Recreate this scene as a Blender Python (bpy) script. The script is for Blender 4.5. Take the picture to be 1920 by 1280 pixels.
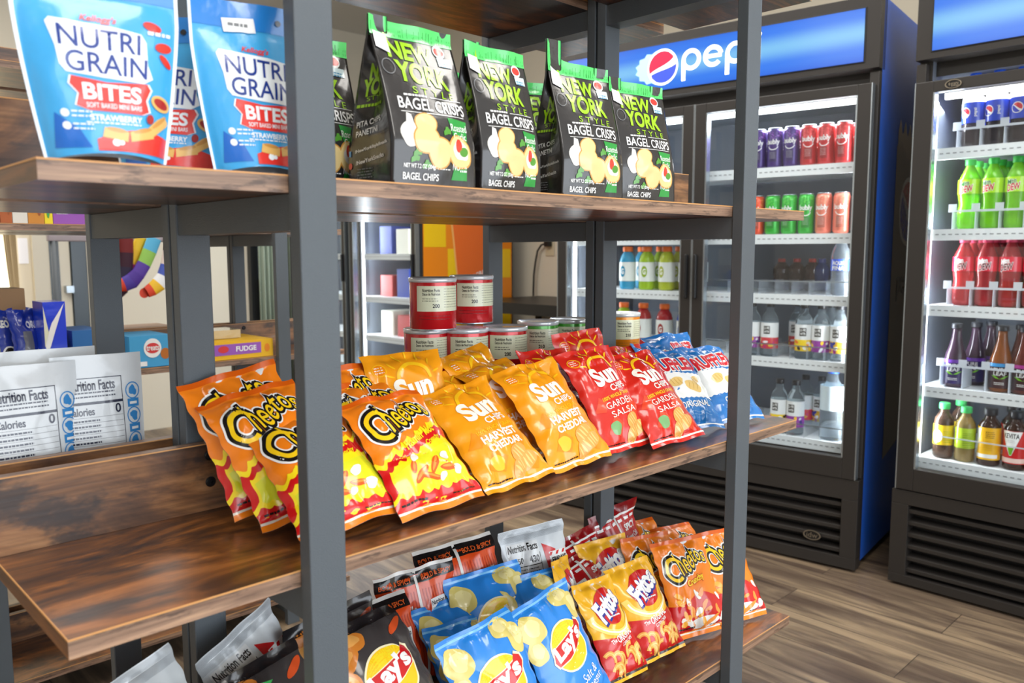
import bpy, bmesh, math, random
import numpy as np
from mathutils import Vector, Matrix

# ------------------------------------------------------------------ camera, world, lights, exposure
for o in list(bpy.data.objects): bpy.data.objects.remove(o)
SC = bpy.context.scene
COL = SC.collection
R = math.radians
FPX, YAW, PITCH, ROLL, CH = 1521.457, 0.80147, -0.109539, -0.0023688, 1.13
_f = Vector((math.cos(PITCH)*math.cos(YAW), math.cos(PITCH)*math.sin(YAW), math.sin(PITCH)))
_r = Vector((math.sin(YAW), -math.cos(YAW), 0)); _u = _r.cross(_f)
_c, _s = math.cos(ROLL), math.sin(ROLL)
_r, _u = _c*_r+_s*_u, -_s*_r+_c*_u
cam = bpy.data.cameras.new('camera'); cam.sensor_width = 36; cam.lens = FPX*36/1920
cam.clip_start = .02; cam.clip_end = 60
cam.dof.use_dof = True; cam.dof.focus_distance = 1.25; cam.dof.aperture_fstop = 7.1
camo = bpy.data.objects.new('camera', cam); COL.objects.link(camo)
camo.matrix_world = Matrix(((_r.x,_u.x,-_f.x,0),(_r.y,_u.y,-_f.y,0),(_r.z,_u.z,-_f.z,CH),(0,0,0,1)))
SC.camera = camo
SC.view_settings.view_transform = 'Standard'; SC.view_settings.look = 'None'
SC.view_settings.gamma = 1; SC.view_settings.use_curve_mapping = False
SC.view_settings.exposure = 0.24

world = bpy.data.worlds.new('daylight'); SC.world = world; world.use_nodes = True
bg = world.node_tree.nodes['Background']
bg.inputs[0].default_value = (.93, .95, 1.0, 1); bg.inputs[1].default_value = 1.15

def area(name, loc, target, sx, sy, power, color=(1,1,1)):
    l = bpy.data.lights.new(name, 'AREA'); l.shape = 'RECTANGLE'; l.size = sx; l.size_y = sy
    l.energy = power; l.color = color
    o = bpy.data.objects.new(name, l); COL.objects.link(o); o.location = loc
    o.rotation_euler = (Vector(target)-Vector(loc)).to_track_quat('-Z', 'Y').to_euler(); return o
area('window_daylight', (1.0, -3.6, 1.5), (1.1, 1.0, .9), 5.0, 2.4, 120, (.84, .92, 1))
area('window_daylight_side', (-3.2, 1.2, 1.6), (1, 1.2, .9), 3.5, 2.0, 7, (1, .95, .88))
for _i, (_x, _y) in enumerate([(.3, -.9), (1.7, .1), (2.1, 1.9), (1.2, 3.3), (-.6, 1.5), (.1, 4.1)]):
    area('overhead_fill_light', (_x, _y, 2.66), (_x, _y, 0), .6, 1.2, 23, (1, .96, .9))  # added overhead fill, out of view, no real fittings behind it

def at(px, py, ax, val):
    """the point seen at a photo pixel on the plane axis=val"""
    d = _f + _r*((px-960)/FPX) - _u*((py-640)/FPX)
    o = Vector((0, 0, CH)); t = (val-o[ax])/d[ax]
    return o+d*t

# ------------------------------------------------------------------ materials
def lin(c):
    return tuple(((x/255)/12.92 if x/255 <= .04045 else ((x/255+.055)/1.055)**2.4) for x in c)+(1,)
MC = {}
def M(name, c, rough=.5, metal=0, coat=0, bump=0, bscale=60, emit=0, trans=0, alpha=1, spec=.5, ior=1.45, var=0):
    if name in MC: return MC[name]
    m = bpy.data.materials.new(name); m.use_nodes = True; nt = m.node_tree; p = nt.nodes['Principled BSDF']
    p.inputs['Base Color'].default_value = lin(c); p.inputs['Roughness'].default_value = rough
    p.inputs['Metallic'].default_value = metal; p.inputs['Coat Weight'].default_value = coat
    p.inputs['Coat Roughness'].default_value = .08
    p.inputs['Specular IOR Level'].default_value = spec; p.inputs['IOR'].default_value = ior
    p.inputs['Transmission Weight'].default_value = trans; p.inputs['Alpha'].default_value = alpha
    if emit:
        p.inputs['Emission Color'].default_value = lin(c); p.inputs['Emission Strength'].default_value = emit
    if bump or var:
        tc = nt.nodes.new('ShaderNodeTexCoord'); n = nt.nodes.new('ShaderNodeTexNoise')
        n.inputs['Scale'].default_value = bscale; n.inputs['Detail'].default_value = 3
        nt.links.new(tc.outputs['Object'], n.inputs['Vector'])
        if bump:
            b = nt.nodes.new('ShaderNodeBump'); b.inputs['Strength'].default_value = bump; b.inputs['Distance'].default_value = .004
            nt.links.new(n.outputs['Fac'], b.inputs['Height']); nt.links.new(b.outputs['Normal'], p.inputs['Normal'])
        if var:
            mr = nt.nodes.new('ShaderNodeMapRange'); mr.inputs['To Min'].default_value = 1-var; mr.inputs['To Max'].default_value = 1+var
            hs = nt.nodes.new('ShaderNodeHueSaturation'); hs.inputs['Color'].default_value = lin(c)
            nt.links.new(n.outputs['Fac'], mr.inputs['Value']); nt.links.new(mr.outputs['Result'], hs.inputs['Value'])
            nt.links.new(hs.outputs['Color'], p.inputs['Base Color'])
    MC[name] = m; return m
def ink(name, c):            # print on glossy film
    return M('print_'+name, c, .24, coat=.5, bump=.38, bscale=34)
def paint(name, c): return M('matte_'+name, c, .55)

def wood(name, ax, stops, scale=(1.2, 14, 14), rough=.33, blot=1.0, bs=(6, 18), thr=.56, seedv=0, dark=(40, 34, 34)):
    if name in MC: return MC[name]
    m = bpy.data.materials.new(name); m.use_nodes = True; nt = m.node_tree; N = nt.nodes; L = nt.links
    p = N['Principled BSDF']
    tc = N.new('ShaderNodeTexCoord'); mp = N.new('ShaderNodeMapping'); L.new(tc.outputs['Object'], mp.inputs['Vector'])
    mp.inputs['Location'].default_value = (seedv, seedv*1.7, seedv*.6)
    sc = list(scale)
    if ax == 1: sc = [scale[1], scale[0], scale[2]]
    mp.inputs['Scale'].default_value = sc
    n1 = N.new('ShaderNodeTexNoise'); n1.inputs['Scale'].default_value = 1.6; n1.inputs['Detail'].default_value = 8
    n1.inputs['Distortion'].default_value = .9; n1.inputs['Roughness'].default_value = .62
    L.new(mp.outputs['Vector'], n1.inputs['Vector'])
    cr = N.new('ShaderNodeValToRGB'); L.new(n1.outputs['Fac'], cr.inputs['Fac'])
    e = cr.color_ramp.elements
    for i, (pos, c) in enumerate(stops):
        q = e[i] if i < 2 else e.new(pos)
        q.position = pos; q.color = lin(c)
    # fine grain
    mp2 = N.new('ShaderNodeMapping'); L.new(tc.outputs['Object'], mp2.inputs['Vector'])
    s2 = [6, 260, 260] if ax == 0 else [260, 6, 260]
    mp2.inputs['Scale'].default_value = s2
    n2 = N.new('ShaderNodeTexNoise'); n2.inputs['Scale'].default_value = 1; n2.inputs['Detail'].default_value = 3
    L.new(mp2.outputs['Vector'], n2.inputs['Vector'])
    r2 = N.new('ShaderNodeMapRange'); r2.inputs['From Min'].default_value = .3; r2.inputs['From Max'].default_value = .7
    r2.inputs['To Min'].default_value = .68; r2.inputs['To Max'].default_value = 1.2; L.new(n2.outputs['Fac'], r2.inputs['Value'])
    mx = N.new('ShaderNodeMix'); mx.data_type = 'RGBA'; mx.blend_type = 'MULTIPLY'; mx.inputs[0].default_value = 1
    L.new(cr.outputs['Color'], mx.inputs[6]); L.new(r2.outputs['Result'], mx.inputs[7])
    # dark knots and burns
    mp3 = N.new('ShaderNodeMapping'); L.new(tc.outputs['Object'], mp3.inputs['Vector'])
    s3 = [bs[0], bs[1], bs[1]] if ax == 0 else [bs[1], bs[0], bs[1]]
    mp3.inputs['Scale'].default_value = s3; mp3.inputs['Location'].default_value = (seedv*2.3+4, seedv, 3.1)
    n3 = N.new('ShaderNodeTexNoise'); n3.inputs['Scale'].default_value = 1.; n3.inputs['Detail'].default_value = 5; n3.inputs['Roughness'].default_value = .6
    L.new(mp3.outputs['Vector'], n3.inputs['Vector'])
    r3 = N.new('ShaderNodeMapRange'); r3.interpolation_type = 'SMOOTHSTEP'
    r3.inputs['From Min'].default_value = thr; r3.inputs['From Max'].default_value = thr+.12; r3.inputs['To Max'].default_value = .85*blot
    L.new(n3.outputs['Fac'], r3.inputs['Value'])
    m3 = N.new('ShaderNodeMix'); m3.data_type = 'RGBA'; L.new(r3.outputs['Result'], m3.inputs[0])
    L.new(mx.outputs[2], m3.inputs[6]); m3.inputs[7].default_value = lin(dark)
    L.new(m3.outputs[2], p.inputs['Base Color'])
    p.inputs['Roughness'].default_value = rough; p.inputs['Coat Weight'].default_value = .15; p.inputs['Coat Roughness'].default_value = .25
    b = N.new('ShaderNodeBump'); b.inputs['Strength'].default_value = .12; b.inputs['Distance'].default_value = .001
    L.new(n2.outputs['Fac'], b.inputs['Height']); L.new(b.outputs['Normal'], p.inputs['Normal'])
    MC[name] = m; return m
RUST = [(.30, (38, 28, 25)), (.43, (70, 45, 31)), (.52, (112, 68, 34)), (.62, (158, 98, 48)), (.76, (116, 80, 58))]
W_TOP = wood('rustic_laminate_top', 0, RUST, scale=(3.2, 10, 10), rough=.30, bs=(7, 20), thr=.50)
W_TOPY = wood('rustic_laminate_end', 1, RUST, rough=.4)
W_EDGE = wood('rustic_laminate_edge', 0, [(.2, (82, 62, 50)), (.42, (122, 94, 76)), (.6, (160, 128, 104)), (.8, (186, 150, 118))],
              scale=(3, 60, 60), rough=.5, blot=.8, bs=(28, 150), thr=.53, dark=(62, 46, 38))
W_BACK = wood('rustic_laminate_backboard', 0, [(.30, (50, 36, 30)), (.42, (92, 62, 42)), (.53, (132, 90, 56)), (.64, (150, 108, 72)), (.78, (142, 122, 108))],
              rough=.34, scale=(3, 11, 11), seedv=1.3, thr=.52, bs=(9, 18))
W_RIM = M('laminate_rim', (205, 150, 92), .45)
STEEL = M('grey_powder_coated_steel', (84, 91, 97), .40, bump=.25, bscale=900)
BOLT = M('black_bolt', (38, 38, 40), .35, metal=.6)
BLACKP = M('black_cooler_metal', (44, 41, 39), .38, bump=.05, bscale=400)
BLACK2 = M('black_plastic', (22, 22, 23), .4)
CHROME = M('aluminium_trim', (176, 186, 194), .25, metal=.85)
WHITE = M('white_coated_shelf', (236, 240, 242), .4)
GREYIN = M('cooler_inner_liner', (84, 90, 100), .5)

# ------------------------------------------------------------------ geometry helpers
class MB:
    def __init__(s): s.V = []; s.F = []; s.I = []; s.S = []; s.mats = []; s.n = 0
    def mi(s, m):
        if m not in s.mats: s.mats.append(m)
        return s.mats.index(m)
    def add(s, V, F, m, smooth=False):
        V = [tuple(map(float, v)) for v in V] if not isinstance(V, np.ndarray) else V.tolist()
        k = s.mi(m); n = s.n; s.V += V; s.n += len(V)
        F = F.tolist() if isinstance(F, np.ndarray) else F
        s.F += [[i+n for i in f] for f in F]; s.I += [k]*len(F); s.S += [smooth]*len(F)
        return s
    def weld(s, d):
        bm = bmesh.new(); vs = [bm.verts.new(v) for v in s.V]; lay = bm.faces.layers.int.new('k')
        for i, f in enumerate(s.F):
            try: q = bm.faces.new([vs[j] for j in f]); q[lay] = i
            except ValueError: pass
        bmesh.ops.remove_doubles(bm, verts=bm.verts[:], dist=d); bm.verts.index_update()
        I, S = s.I, s.S; s.V = [tuple(v.co) for v in bm.verts]; s.F = [[v.index for v in f.verts] for f in bm.faces]
        s.I = [I[f[lay]] for f in bm.faces]; s.S = [S[f[lay]] for f in bm.faces]; s.n = len(s.V); bm.free()
    def box(s, a, b, m, rim=None):
        x0, y0, z0 = a; x1, y1, z1 = b
        V = [(x0,y0,z0),(x1,y0,z0),(x1,y1,z0),(x0,y1,z0),(x0,y0,z1),(x1,y0,z1),(x1,y1,z1),(x0,y1,z1)]
        fs = [[0,3,2,1],[4,5,6,7],[0,1,5,4],[2,3,7,6],[3,0,4,7],[1,2,6,5]]   # bottom top front back left right
        if isinstance(m, (list, tuple)):
            for f, mm in zip(fs, m): s.add(V, [f], mm)
        else: s.add(V, fs, m)
        return s
    def lathe(s, prof, m, seg=24, c=(0, 0, 0), smooth=True, cap=True):
        V = []; F = []
        for r, z in prof:
            for k in range(seg):
                a = 2*math.pi*k/seg; V.append((c[0]+r*math.cos(a), c[1]+r*math.sin(a), c[2]+z))
        for i in range(len(prof)-1):
            for k in range(seg):
                F.append([i*seg+k, i*seg+(k+1) % seg, (i+1)*seg+(k+1) % seg, (i+1)*seg+k])
        if cap:
            F.append([k for k in range(seg)][::-1]); F.append([(len(prof)-1)*seg+k for k in range(seg)])
        return s.add(V, F, m, smooth)
    def tube(s, pts, r, m, seg=8):
        V = []; F = []
        P = [Vector(p) for p in pts]
        for i, p in enumerate(P):
            t = (P[min(i+1, len(P)-1)]-P[max(i-1, 0)]).normalized()
            a = t.orthogonal().normalized() if i == 0 else (a-t*a.dot(t)).normalized()
            b = t.cross(a)
            for k in range(seg):
                q = 2*math.pi*k/seg; V.append(p+(a*math.cos(q)+b*math.sin(q))*r)
        for i in range(len(P)-1):
            for k in range(seg): F.append([i*seg+k, i*seg+(k+1) % seg, (i+1)*seg+(k+1) % seg, (i+1)*seg+k])
        F.append(list(range(seg))[::-1]); F.append([(len(P)-1)*seg+k for k in range(seg)])
        return s.add(V, F, m, True)
    def obj(s, name, parent=None, bevel=0):
        me = bpy.data.meshes.new(name); me.from_pydata(s.V, [], s.F)
        for m in s.mats: me.materials.append(m)
        me.polygons.foreach_set('material_index', s.I); me.polygons.foreach_set('use_smooth', s.S)
        me.update()
        o = bpy.data.objects.new(name, me); COL.objects.link(o)
        if parent: o.parent = parent
        if bevel:
            b = o.modifiers.new('bevel', 'BEVEL'); b.width = bevel; b.segments = 2; b.limit_method = 'ANGLE'; b.angle_limit = R(40)
        return o
def empty(name, loc=(0, 0, 0), rz=0):
    o = bpy.data.objects.new(name, None); COL.objects.link(o); o.location = loc; o.rotation_euler = (0, 0, rz)
    o.empty_display_size = .05; return o
def tag(o, label, cat, group=None, kind=None):
    o['label'] = label; o['category'] = cat
    if group: o['group'] = group
    if kind: o['kind'] = kind
    return o
def struct(o): o['kind'] = 'structure'; return o
def copy_tree(o, parent=None):
    c = o.copy(); COL.objects.link(c); c.parent = parent
    for ch in list(o.children): copy_tree(ch, c)
    return c

# ---- flat artwork (text, shapes) that is later wrapped onto surfaces; units: cm
_TX = {}
def text_mesh(t, off, shear):
    k = (t, off, shear)
    if k in _TX: return _TX[k]
    cu = bpy.data.curves.new('t', 'FONT'); cu.body = t; cu.offset = off; cu.shear = shear; cu.resolution_u = 4
    cu.fill_mode = 'FRONT'; cu.size = 1; cu.dimensions = '2D'
    o = bpy.data.objects.new('t', cu); COL.objects.link(o)
    dg = bpy.context.evaluated_depsgraph_get(); dg.update()
    me = bpy.data.meshes.new_from_object(o.evaluated_get(dg))
    V = np.zeros(len(me.vertices)*3); me.vertices.foreach_get('co', V); V = V.reshape(-1, 3)[:, :2]
    me.calc_loop_triangles(); T = np.zeros(len(me.loop_triangles)*3, int); me.loop_triangles.foreach_get('vertices', T)
    bpy.data.objects.remove(o); bpy.data.curves.remove(cu); bpy.data.meshes.remove(me)
    _TX[k] = (V, T.reshape(-1, 3)); return _TX[k]

def tess(V, F, L):
    """bisect edges longer than L"""
    bm = bmesh.new()
    vs = [bm.verts.new((v[0], v[1], 0)) for v in V]
    for f in F:
        try: bm.faces.new([vs[i] for i in f])
        except ValueError: pass
    bmesh.ops.triangulate(bm, faces=bm.faces[:])
    for _ in range(7):
        le = [e for e in bm.edges if e.calc_length() > L]
        if not le: break
        bmesh.ops.subdivide_edges(bm, edges=le, cuts=1)
        bmesh.ops.triangulate(bm, faces=[f for f in bm.faces if len(f.verts) > 3])
    bm.verts.index_update()
    Vn = np.array([v.co[:2] for v in bm.verts]).reshape(-1, 2)
    Fn = []
    for f in bm.faces:
        a, b, c = [v.index for v in f.verts]
        Fn.append((a, b, c))
    bm.free()
    Fn = np.array(Fn, int).reshape(-1, 3)
    if len(Fn):
        A = Vn[Fn[:, 0]]; B = Vn[Fn[:, 1]]; C = Vn[Fn[:, 2]]
        cr = (B[:, 0]-A[:, 0])*(C[:, 1]-A[:, 1])-(B[:, 1]-A[:, 1])*(C[:, 0]-A[:, 0])
        neg = cr < 0; Fn[neg] = Fn[neg][:, ::-1]
    return Vn, Fn
def ell(cx, cy, a, b, n=28, rot=0, wob=0, seed=0):
    rn = random.Random(seed); ph = rn.random()*6; c, s = math.cos(R(rot)), math.sin(R(rot)); out = []
    for i in range(n):
        t = 2*math.pi*i/n; k = 1+wob*math.sin(3*t+ph)+wob*.6*math.sin(5*t+ph*2)
        x, y = a*k*math.cos(t), b*k*math.sin(t); out.append((cx+x*c-y*s, cy+x*s+y*c))
    return out
def ring(cx, cy, r0, r1, a0=0, a1=360, n=24, ey=1.0, rot=0):
    o = [(cx+r1*math.cos(R(a0+(a1-a0)*i/n)+R(rot)), cy+ey*r1*math.sin(R(a0+(a1-a0)*i/n)+R(rot))) for i in range(n+1)]
    q = [(cx+r0*math.cos(R(a0+(a1-a0)*i/n)+R(rot)), cy+ey*r0*math.sin(R(a0+(a1-a0)*i/n)+R(rot))) for i in range(n+1)]
    return o, q
class Art:
    def __init__(s, maxe=.45): s.L = []; s.maxe = maxe
    def raw(s, V, F, m, lay): s.L.append((np.array(V, float), np.array(F, int), m, lay)); return s
    def poly(s, pts, m, lay=1, maxe=None):
        V, F = tess(pts, [list(range(len(pts)))], maxe or s.maxe); return s.raw(V, F, m, lay)
    def rect(s, x0, y0, x1, y1, m, lay=1, rot=0):
        cx, cy = (x0+x1)/2, (y0+y1)/2; c, n = math.cos(R(rot)), math.sin(R(rot))
        P = [(x0, y0), (x1, y0), (x1, y1), (x0, y1)]
        return s.poly([(cx+(x-cx)*c-(y-cy)*n, cy+(x-cx)*n+(y-cy)*c) for x, y in P], m, lay)
    def arc(s, cx, cy, r0, r1, a0, a1, m, lay=1, ey=1., rot=0, n=24):
        o, q = ring(cx, cy, r0, r1, a0, a1, n, ey, rot); V = o+q
        F = [[i, i+1, n+2+i, n+1+i] for i in range(n)]
        V, F = tess(V, F, s.maxe); return s.raw(V, F, m, lay)
    def strip(s, f0, f1, x0, x1, m, lay=1, nx=60):
        """region between curves y=f0(x) and y=f1(x)"""
        V = []; F = []; xs = np.linspace(x0, x1, nx+1)
        hm = max(abs(f1(x)-f0(x)) for x in xs[::6]); ny = max(1, int(hm/s.maxe))
        for x in xs:
            a, b = f0(x), f1(x)
            for j in range(ny+1): V.append((x, a+(b-a)*j/ny))
        for i in range(nx):
            for j in range(ny):
                a = i*(ny+1)+j; b = a+ny+1; F.append([a, b, b+1]); F.append([a, b+1, a+1])
        return s.raw(V, F, m, lay)
    def text(s, t, cx, cy, w, h, m, off=.02, lay=3, rot=0, shear=0, warp=None, maxe=None):
        V0, _ = text_mesh(t, 0, shear)
        lo = V0.min(0); hi = V0.max(0)
        V, F = text_mesh(t, off, shear)
        V = (V-(lo+hi)/2)/(hi-lo)
        V = V*np.array([w, h])
        V, F = tess(V, F.tolist(), maxe or s.maxe)
        if warp: V = warp(V, w, h)
        c, n = math.cos(R(rot)), math.sin(R(rot))
        V = np.stack([cx+V[:, 0]*c-V[:, 1]*n, cy+V[:, 0]*n+V[:, 1]*c], 1)
        return s.raw(V, F, m, lay)
    def lines(s, x0, y0, x1, rows, dy, m, lay=3, hgt=.07, seed=1, frac=.9):
        """fine print as short dashes"""
        rn = random.Random(seed); V = []; F = []
        for r in range(rows):
            y = y0-r*dy; x = x0; end = x0+(x1-x0)*(frac+rn.random()*(1-frac))
            while x < end:
                l = .15+rn.random()*.4; l = min(l, end-x)
                n = len(V); V += [(x, y), (x+l, y), (x+l, y+hgt), (x, y+hgt)]; F += [[n, n+1, n+2], [n, n+2, n+3]]
                x += l+.1
        return s.raw(V, F, m, lay)
    def wrap(s, mb, fn, base=.00035, step=.00013, clip=None):
        for V, F, m, lay in s.L:
            if not len(F): continue
            if clip: V = np.stack([np.clip(V[:, 0], clip[0], clip[1]), np.clip(V[:, 1], clip[2], clip[3])], 1)
            e = .02
            P = fn(V[:, 0], V[:, 1]); Px = fn(V[:, 0]+e, V[:, 1])-fn(V[:, 0]-e, V[:, 1]); Py = fn(V[:, 0], V[:, 1]+e)-fn(V[:, 0], V[:, 1]-e)
            n = np.cross(Px, Py); n /= np.maximum(np.linalg.norm(n, axis=1, keepdims=True), 1e-12)
            mb.add(P+n*(base+step*lay), F, m, True)

def grid(mb, fn, x0, x1, y0, y1, nx, ny, m, flip=False):
    xs = np.linspace(x0, x1, nx+1); ys = np.linspace(y0, y1, ny+1)
    X, Y = np.meshgrid(xs, ys, indexing='ij'); P = fn(X.ravel(), Y.ravel())
    i, j = np.meshgrid(np.arange(nx), np.arange(ny), indexing='ij'); a = (i*(ny+1)+j).ravel(); b = a+ny+1
    F = np.stack([a, b, b+1, a+1], 1)
    if flip: F = F[:, ::-1]
    mb.add(P, F, m, True)

# ------------------------------------------------------------------ bag surfaces
def pillow(w, h, t0=.02, seed=0, pin=.07, seal=.06, crease=1.0, topcurl=0., dog=(0, 0, 0, 0), bulge=0., wave=1., cmw=12., cmh=17.):
    """front / back surface functions of a heat-sealed pillow bag"""
    rn = random.Random(seed)
    cr = []
    for i in range(15):
        px, py = rn.uniform(-.5, .5)*w, rn.uniform(.08, .95)*h; a = rn.uniform(0, math.pi)
        if i < 6: px, py = rn.choice([-1, 1])*rn.uniform(.12, .38)*w, rn.choice([rn.uniform(.07, .22), rn.uniform(.78, .93)])*h; a = rn.uniform(.9, 2.2)
        cr.append((px, py, math.cos(a), math.sin(a), rn.uniform(.0009, .0026)*crease*(1 if rn.random() < .45 else -1), rn.uniform(.004, .009), rn.uniform(.015, .045)))
    k1, k2, p1, p2, p3, p4 = rn.uniform(5, 8), rn.uniform(5, 8), rn.random()*6, rn.random()*6, rn.random()*6, rn.random()*6
    def common(x, y):
        u = x/(cmw/2); v = y/cmh
        vv = np.clip((v-seal)/(1-2*seal), 0, 1); uu = np.clip(np.abs(u), 0, 1)
        prof = (1-uu**2.3)**.8*np.clip(4*vv*(1-vv), 0, 1)**.55*(1+.25*(.5-vv))
        mid = wave*.0035*np.sin(k1*u+p3)*np.exp(-(1-v)/.10)+wave*.0035*np.sin(k2*u+p4)*np.exp(-v/.08)
        mid = mid+topcurl*np.clip((v-.82)/.18, 0, 1)**2
        for i, (su, sv) in enumerate(((-1, 1), (1, 1), (-1, 0), (1, 0))):
            if dog[i]:
                d = np.clip(1-np.hypot((u-su)/.9, (v-sv)/.22), 0, 1); mid = mid+dog[i]*d**1.5
        X = x*(w/cmw)*(1-pin*np.sin(np.pi*vv)**.8)+.0012*np.sin(v*38+p1)*u
        Z = v*h-.03*h*np.sin(np.pi*np.clip(v, 0, 1))*0
        return u, v, vv, uu, prof, mid, X, Z
    def wr(u, v, uu, X, Z):
        g = (1-uu**3)
        W = .0034*np.exp(-np.clip(v-seal, 0, 1)/.10)*np.sin(k1*2.1*u+p1)*g+.0034*np.exp(-np.clip(1-seal-v, 0, 1)/.10)*np.sin(k2*2.1*u+p2)*g
        for px, py, c, s, a, wd, ln in cr:
            dx, dz = X-px, Z-py; d = -dx*s+dz*c; l = dx*c+dz*s
            W = W+a*np.exp(-np.sqrt((d/wd)**2+.04))*np.exp(-(l/ln)**2)*1.9
        env = np.clip((v-seal*.6)/.05, 0, 1)*np.clip((1-seal*.6-v)/.05, 0, 1)*(1-uu**6)
        return W*crease*env
    def front(x, y):
        u, v, vv, uu, prof, mid, X, Z = common(x, y)
        D = mid+t0*prof*(1+bulge*(.5-vv))+wr(u, v, uu, X, Z)
        return np.stack([X, -D, Z], 1)
    def back(x, y):
        u, v, vv, uu, prof, mid, X, Z = common(x, y)
        D = mid-t0*.55*prof-.0004
        return np.stack([X, -D, Z], 1)
    return front, back
def pouch(w, h, t0=.018, seed=0, cmw=12., cmh=17., crease=.6, narrow=.26):
    """stand-up pouch: flat sealed sides, full round base"""
    rn = random.Random(seed); cr = []
    for i in range(9):
        a = rn.uniform(0, math.pi)
        cr.append((rn.uniform(-.5, .5)*w, rn.uniform(.1, .95)*h, math.cos(a), math.sin(a), rn.uniform(.001, .003)*crease*rn.choice((-1, 1)), rn.uniform(.008, .014), rn.uniform(.02, .05)))
    def side(sg):
        def fn(x, y):
            u = x/(cmw/2); v = y/cmh; uu = np.clip(np.abs(u)/.93, 0, 1)
            prof = (1-uu**2.6)**.8*(.12+.88*np.clip(1-v/.82, 0, 1)**.7)
            nar = 1-narrow*(1-np.clip(v/.75, 0, 1))**1.3
            X = x*(w/cmw)*nar; Z = v*h+.006*(1-uu**2)*np.exp(-v/.05)
            W = 0*x
            for px, py, c, s, a, wd, ln in cr:
                dx, dz = X-px, Z-py; d = -dx*s+dz*c; l = dx*c+dz*s
                W = W+a*np.exp(-(d/wd)**2)*np.exp(-(l/ln)**2)
            W = W*(1-uu**4)
            D = sg*(t0*prof)+(W if sg > 0 else W*.5)+.004*np.sin(3*u)*np.exp(-(1-v)/.2)
            return np.stack([X, -D, Z], 1)
        return fn
    return side(1), side(-1)
def pose(o, x, y, z, yaw, lean, roll, lift=.002):
    yaw, lean, roll = R(yaw), R(lean), R(roll)
    ex = Vector((math.cos(yaw), math.sin(yaw), 0)); bk = Vector((-math.sin(yaw), math.cos(yaw), 0))
    v = math.cos(lean)*Vector((0, 0, 1))+math.sin(lean)*bk
    e = math.cos(roll)*ex+math.sin(roll)*v; v2 = -math.sin(roll)*ex+math.cos(roll)*v
    n = v2.cross(e)
    o.matrix_world = Matrix(((e.x, n.x, v2.x, x), (e.y, n.y, v2.y, y), (e.z, n.z, v2.z, z+lift), (0, 0, 0, 1)))
def bag(name, label, cat, group, art, base, back, p, w, h, kind='pillow', lift=.002, backart=None, nx=46, ny=60, **kw):
    x, y, z, yaw, lean, roll = p
    f, b = (pillow if kind == 'pillow' else pouch)(w, h, **kw)
    mb = MB(); cw, chh = kw.get('cmw', 12.)/2, kw.get('cmh', 17.)
    grid(mb, f, -cw, cw, 0, chh, nx, ny, base); grid(mb, b, -cw, cw, 0, chh, 24, 32, back, True)
    if art: art.wrap(mb, f, clip=(-cw, cw, 0, chh))
    if backart: backart.wrap(mb, lambda X, Y: b(-X, Y), clip=(-cw, cw, 0, chh))
    o = mb.obj(name); pose(o, x, y, z, yaw, lean, roll, lift+abs(math.sin(R(roll)))*w/2*math.cos(R(lean)))
    tag(o, label, cat, group); return o

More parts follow.
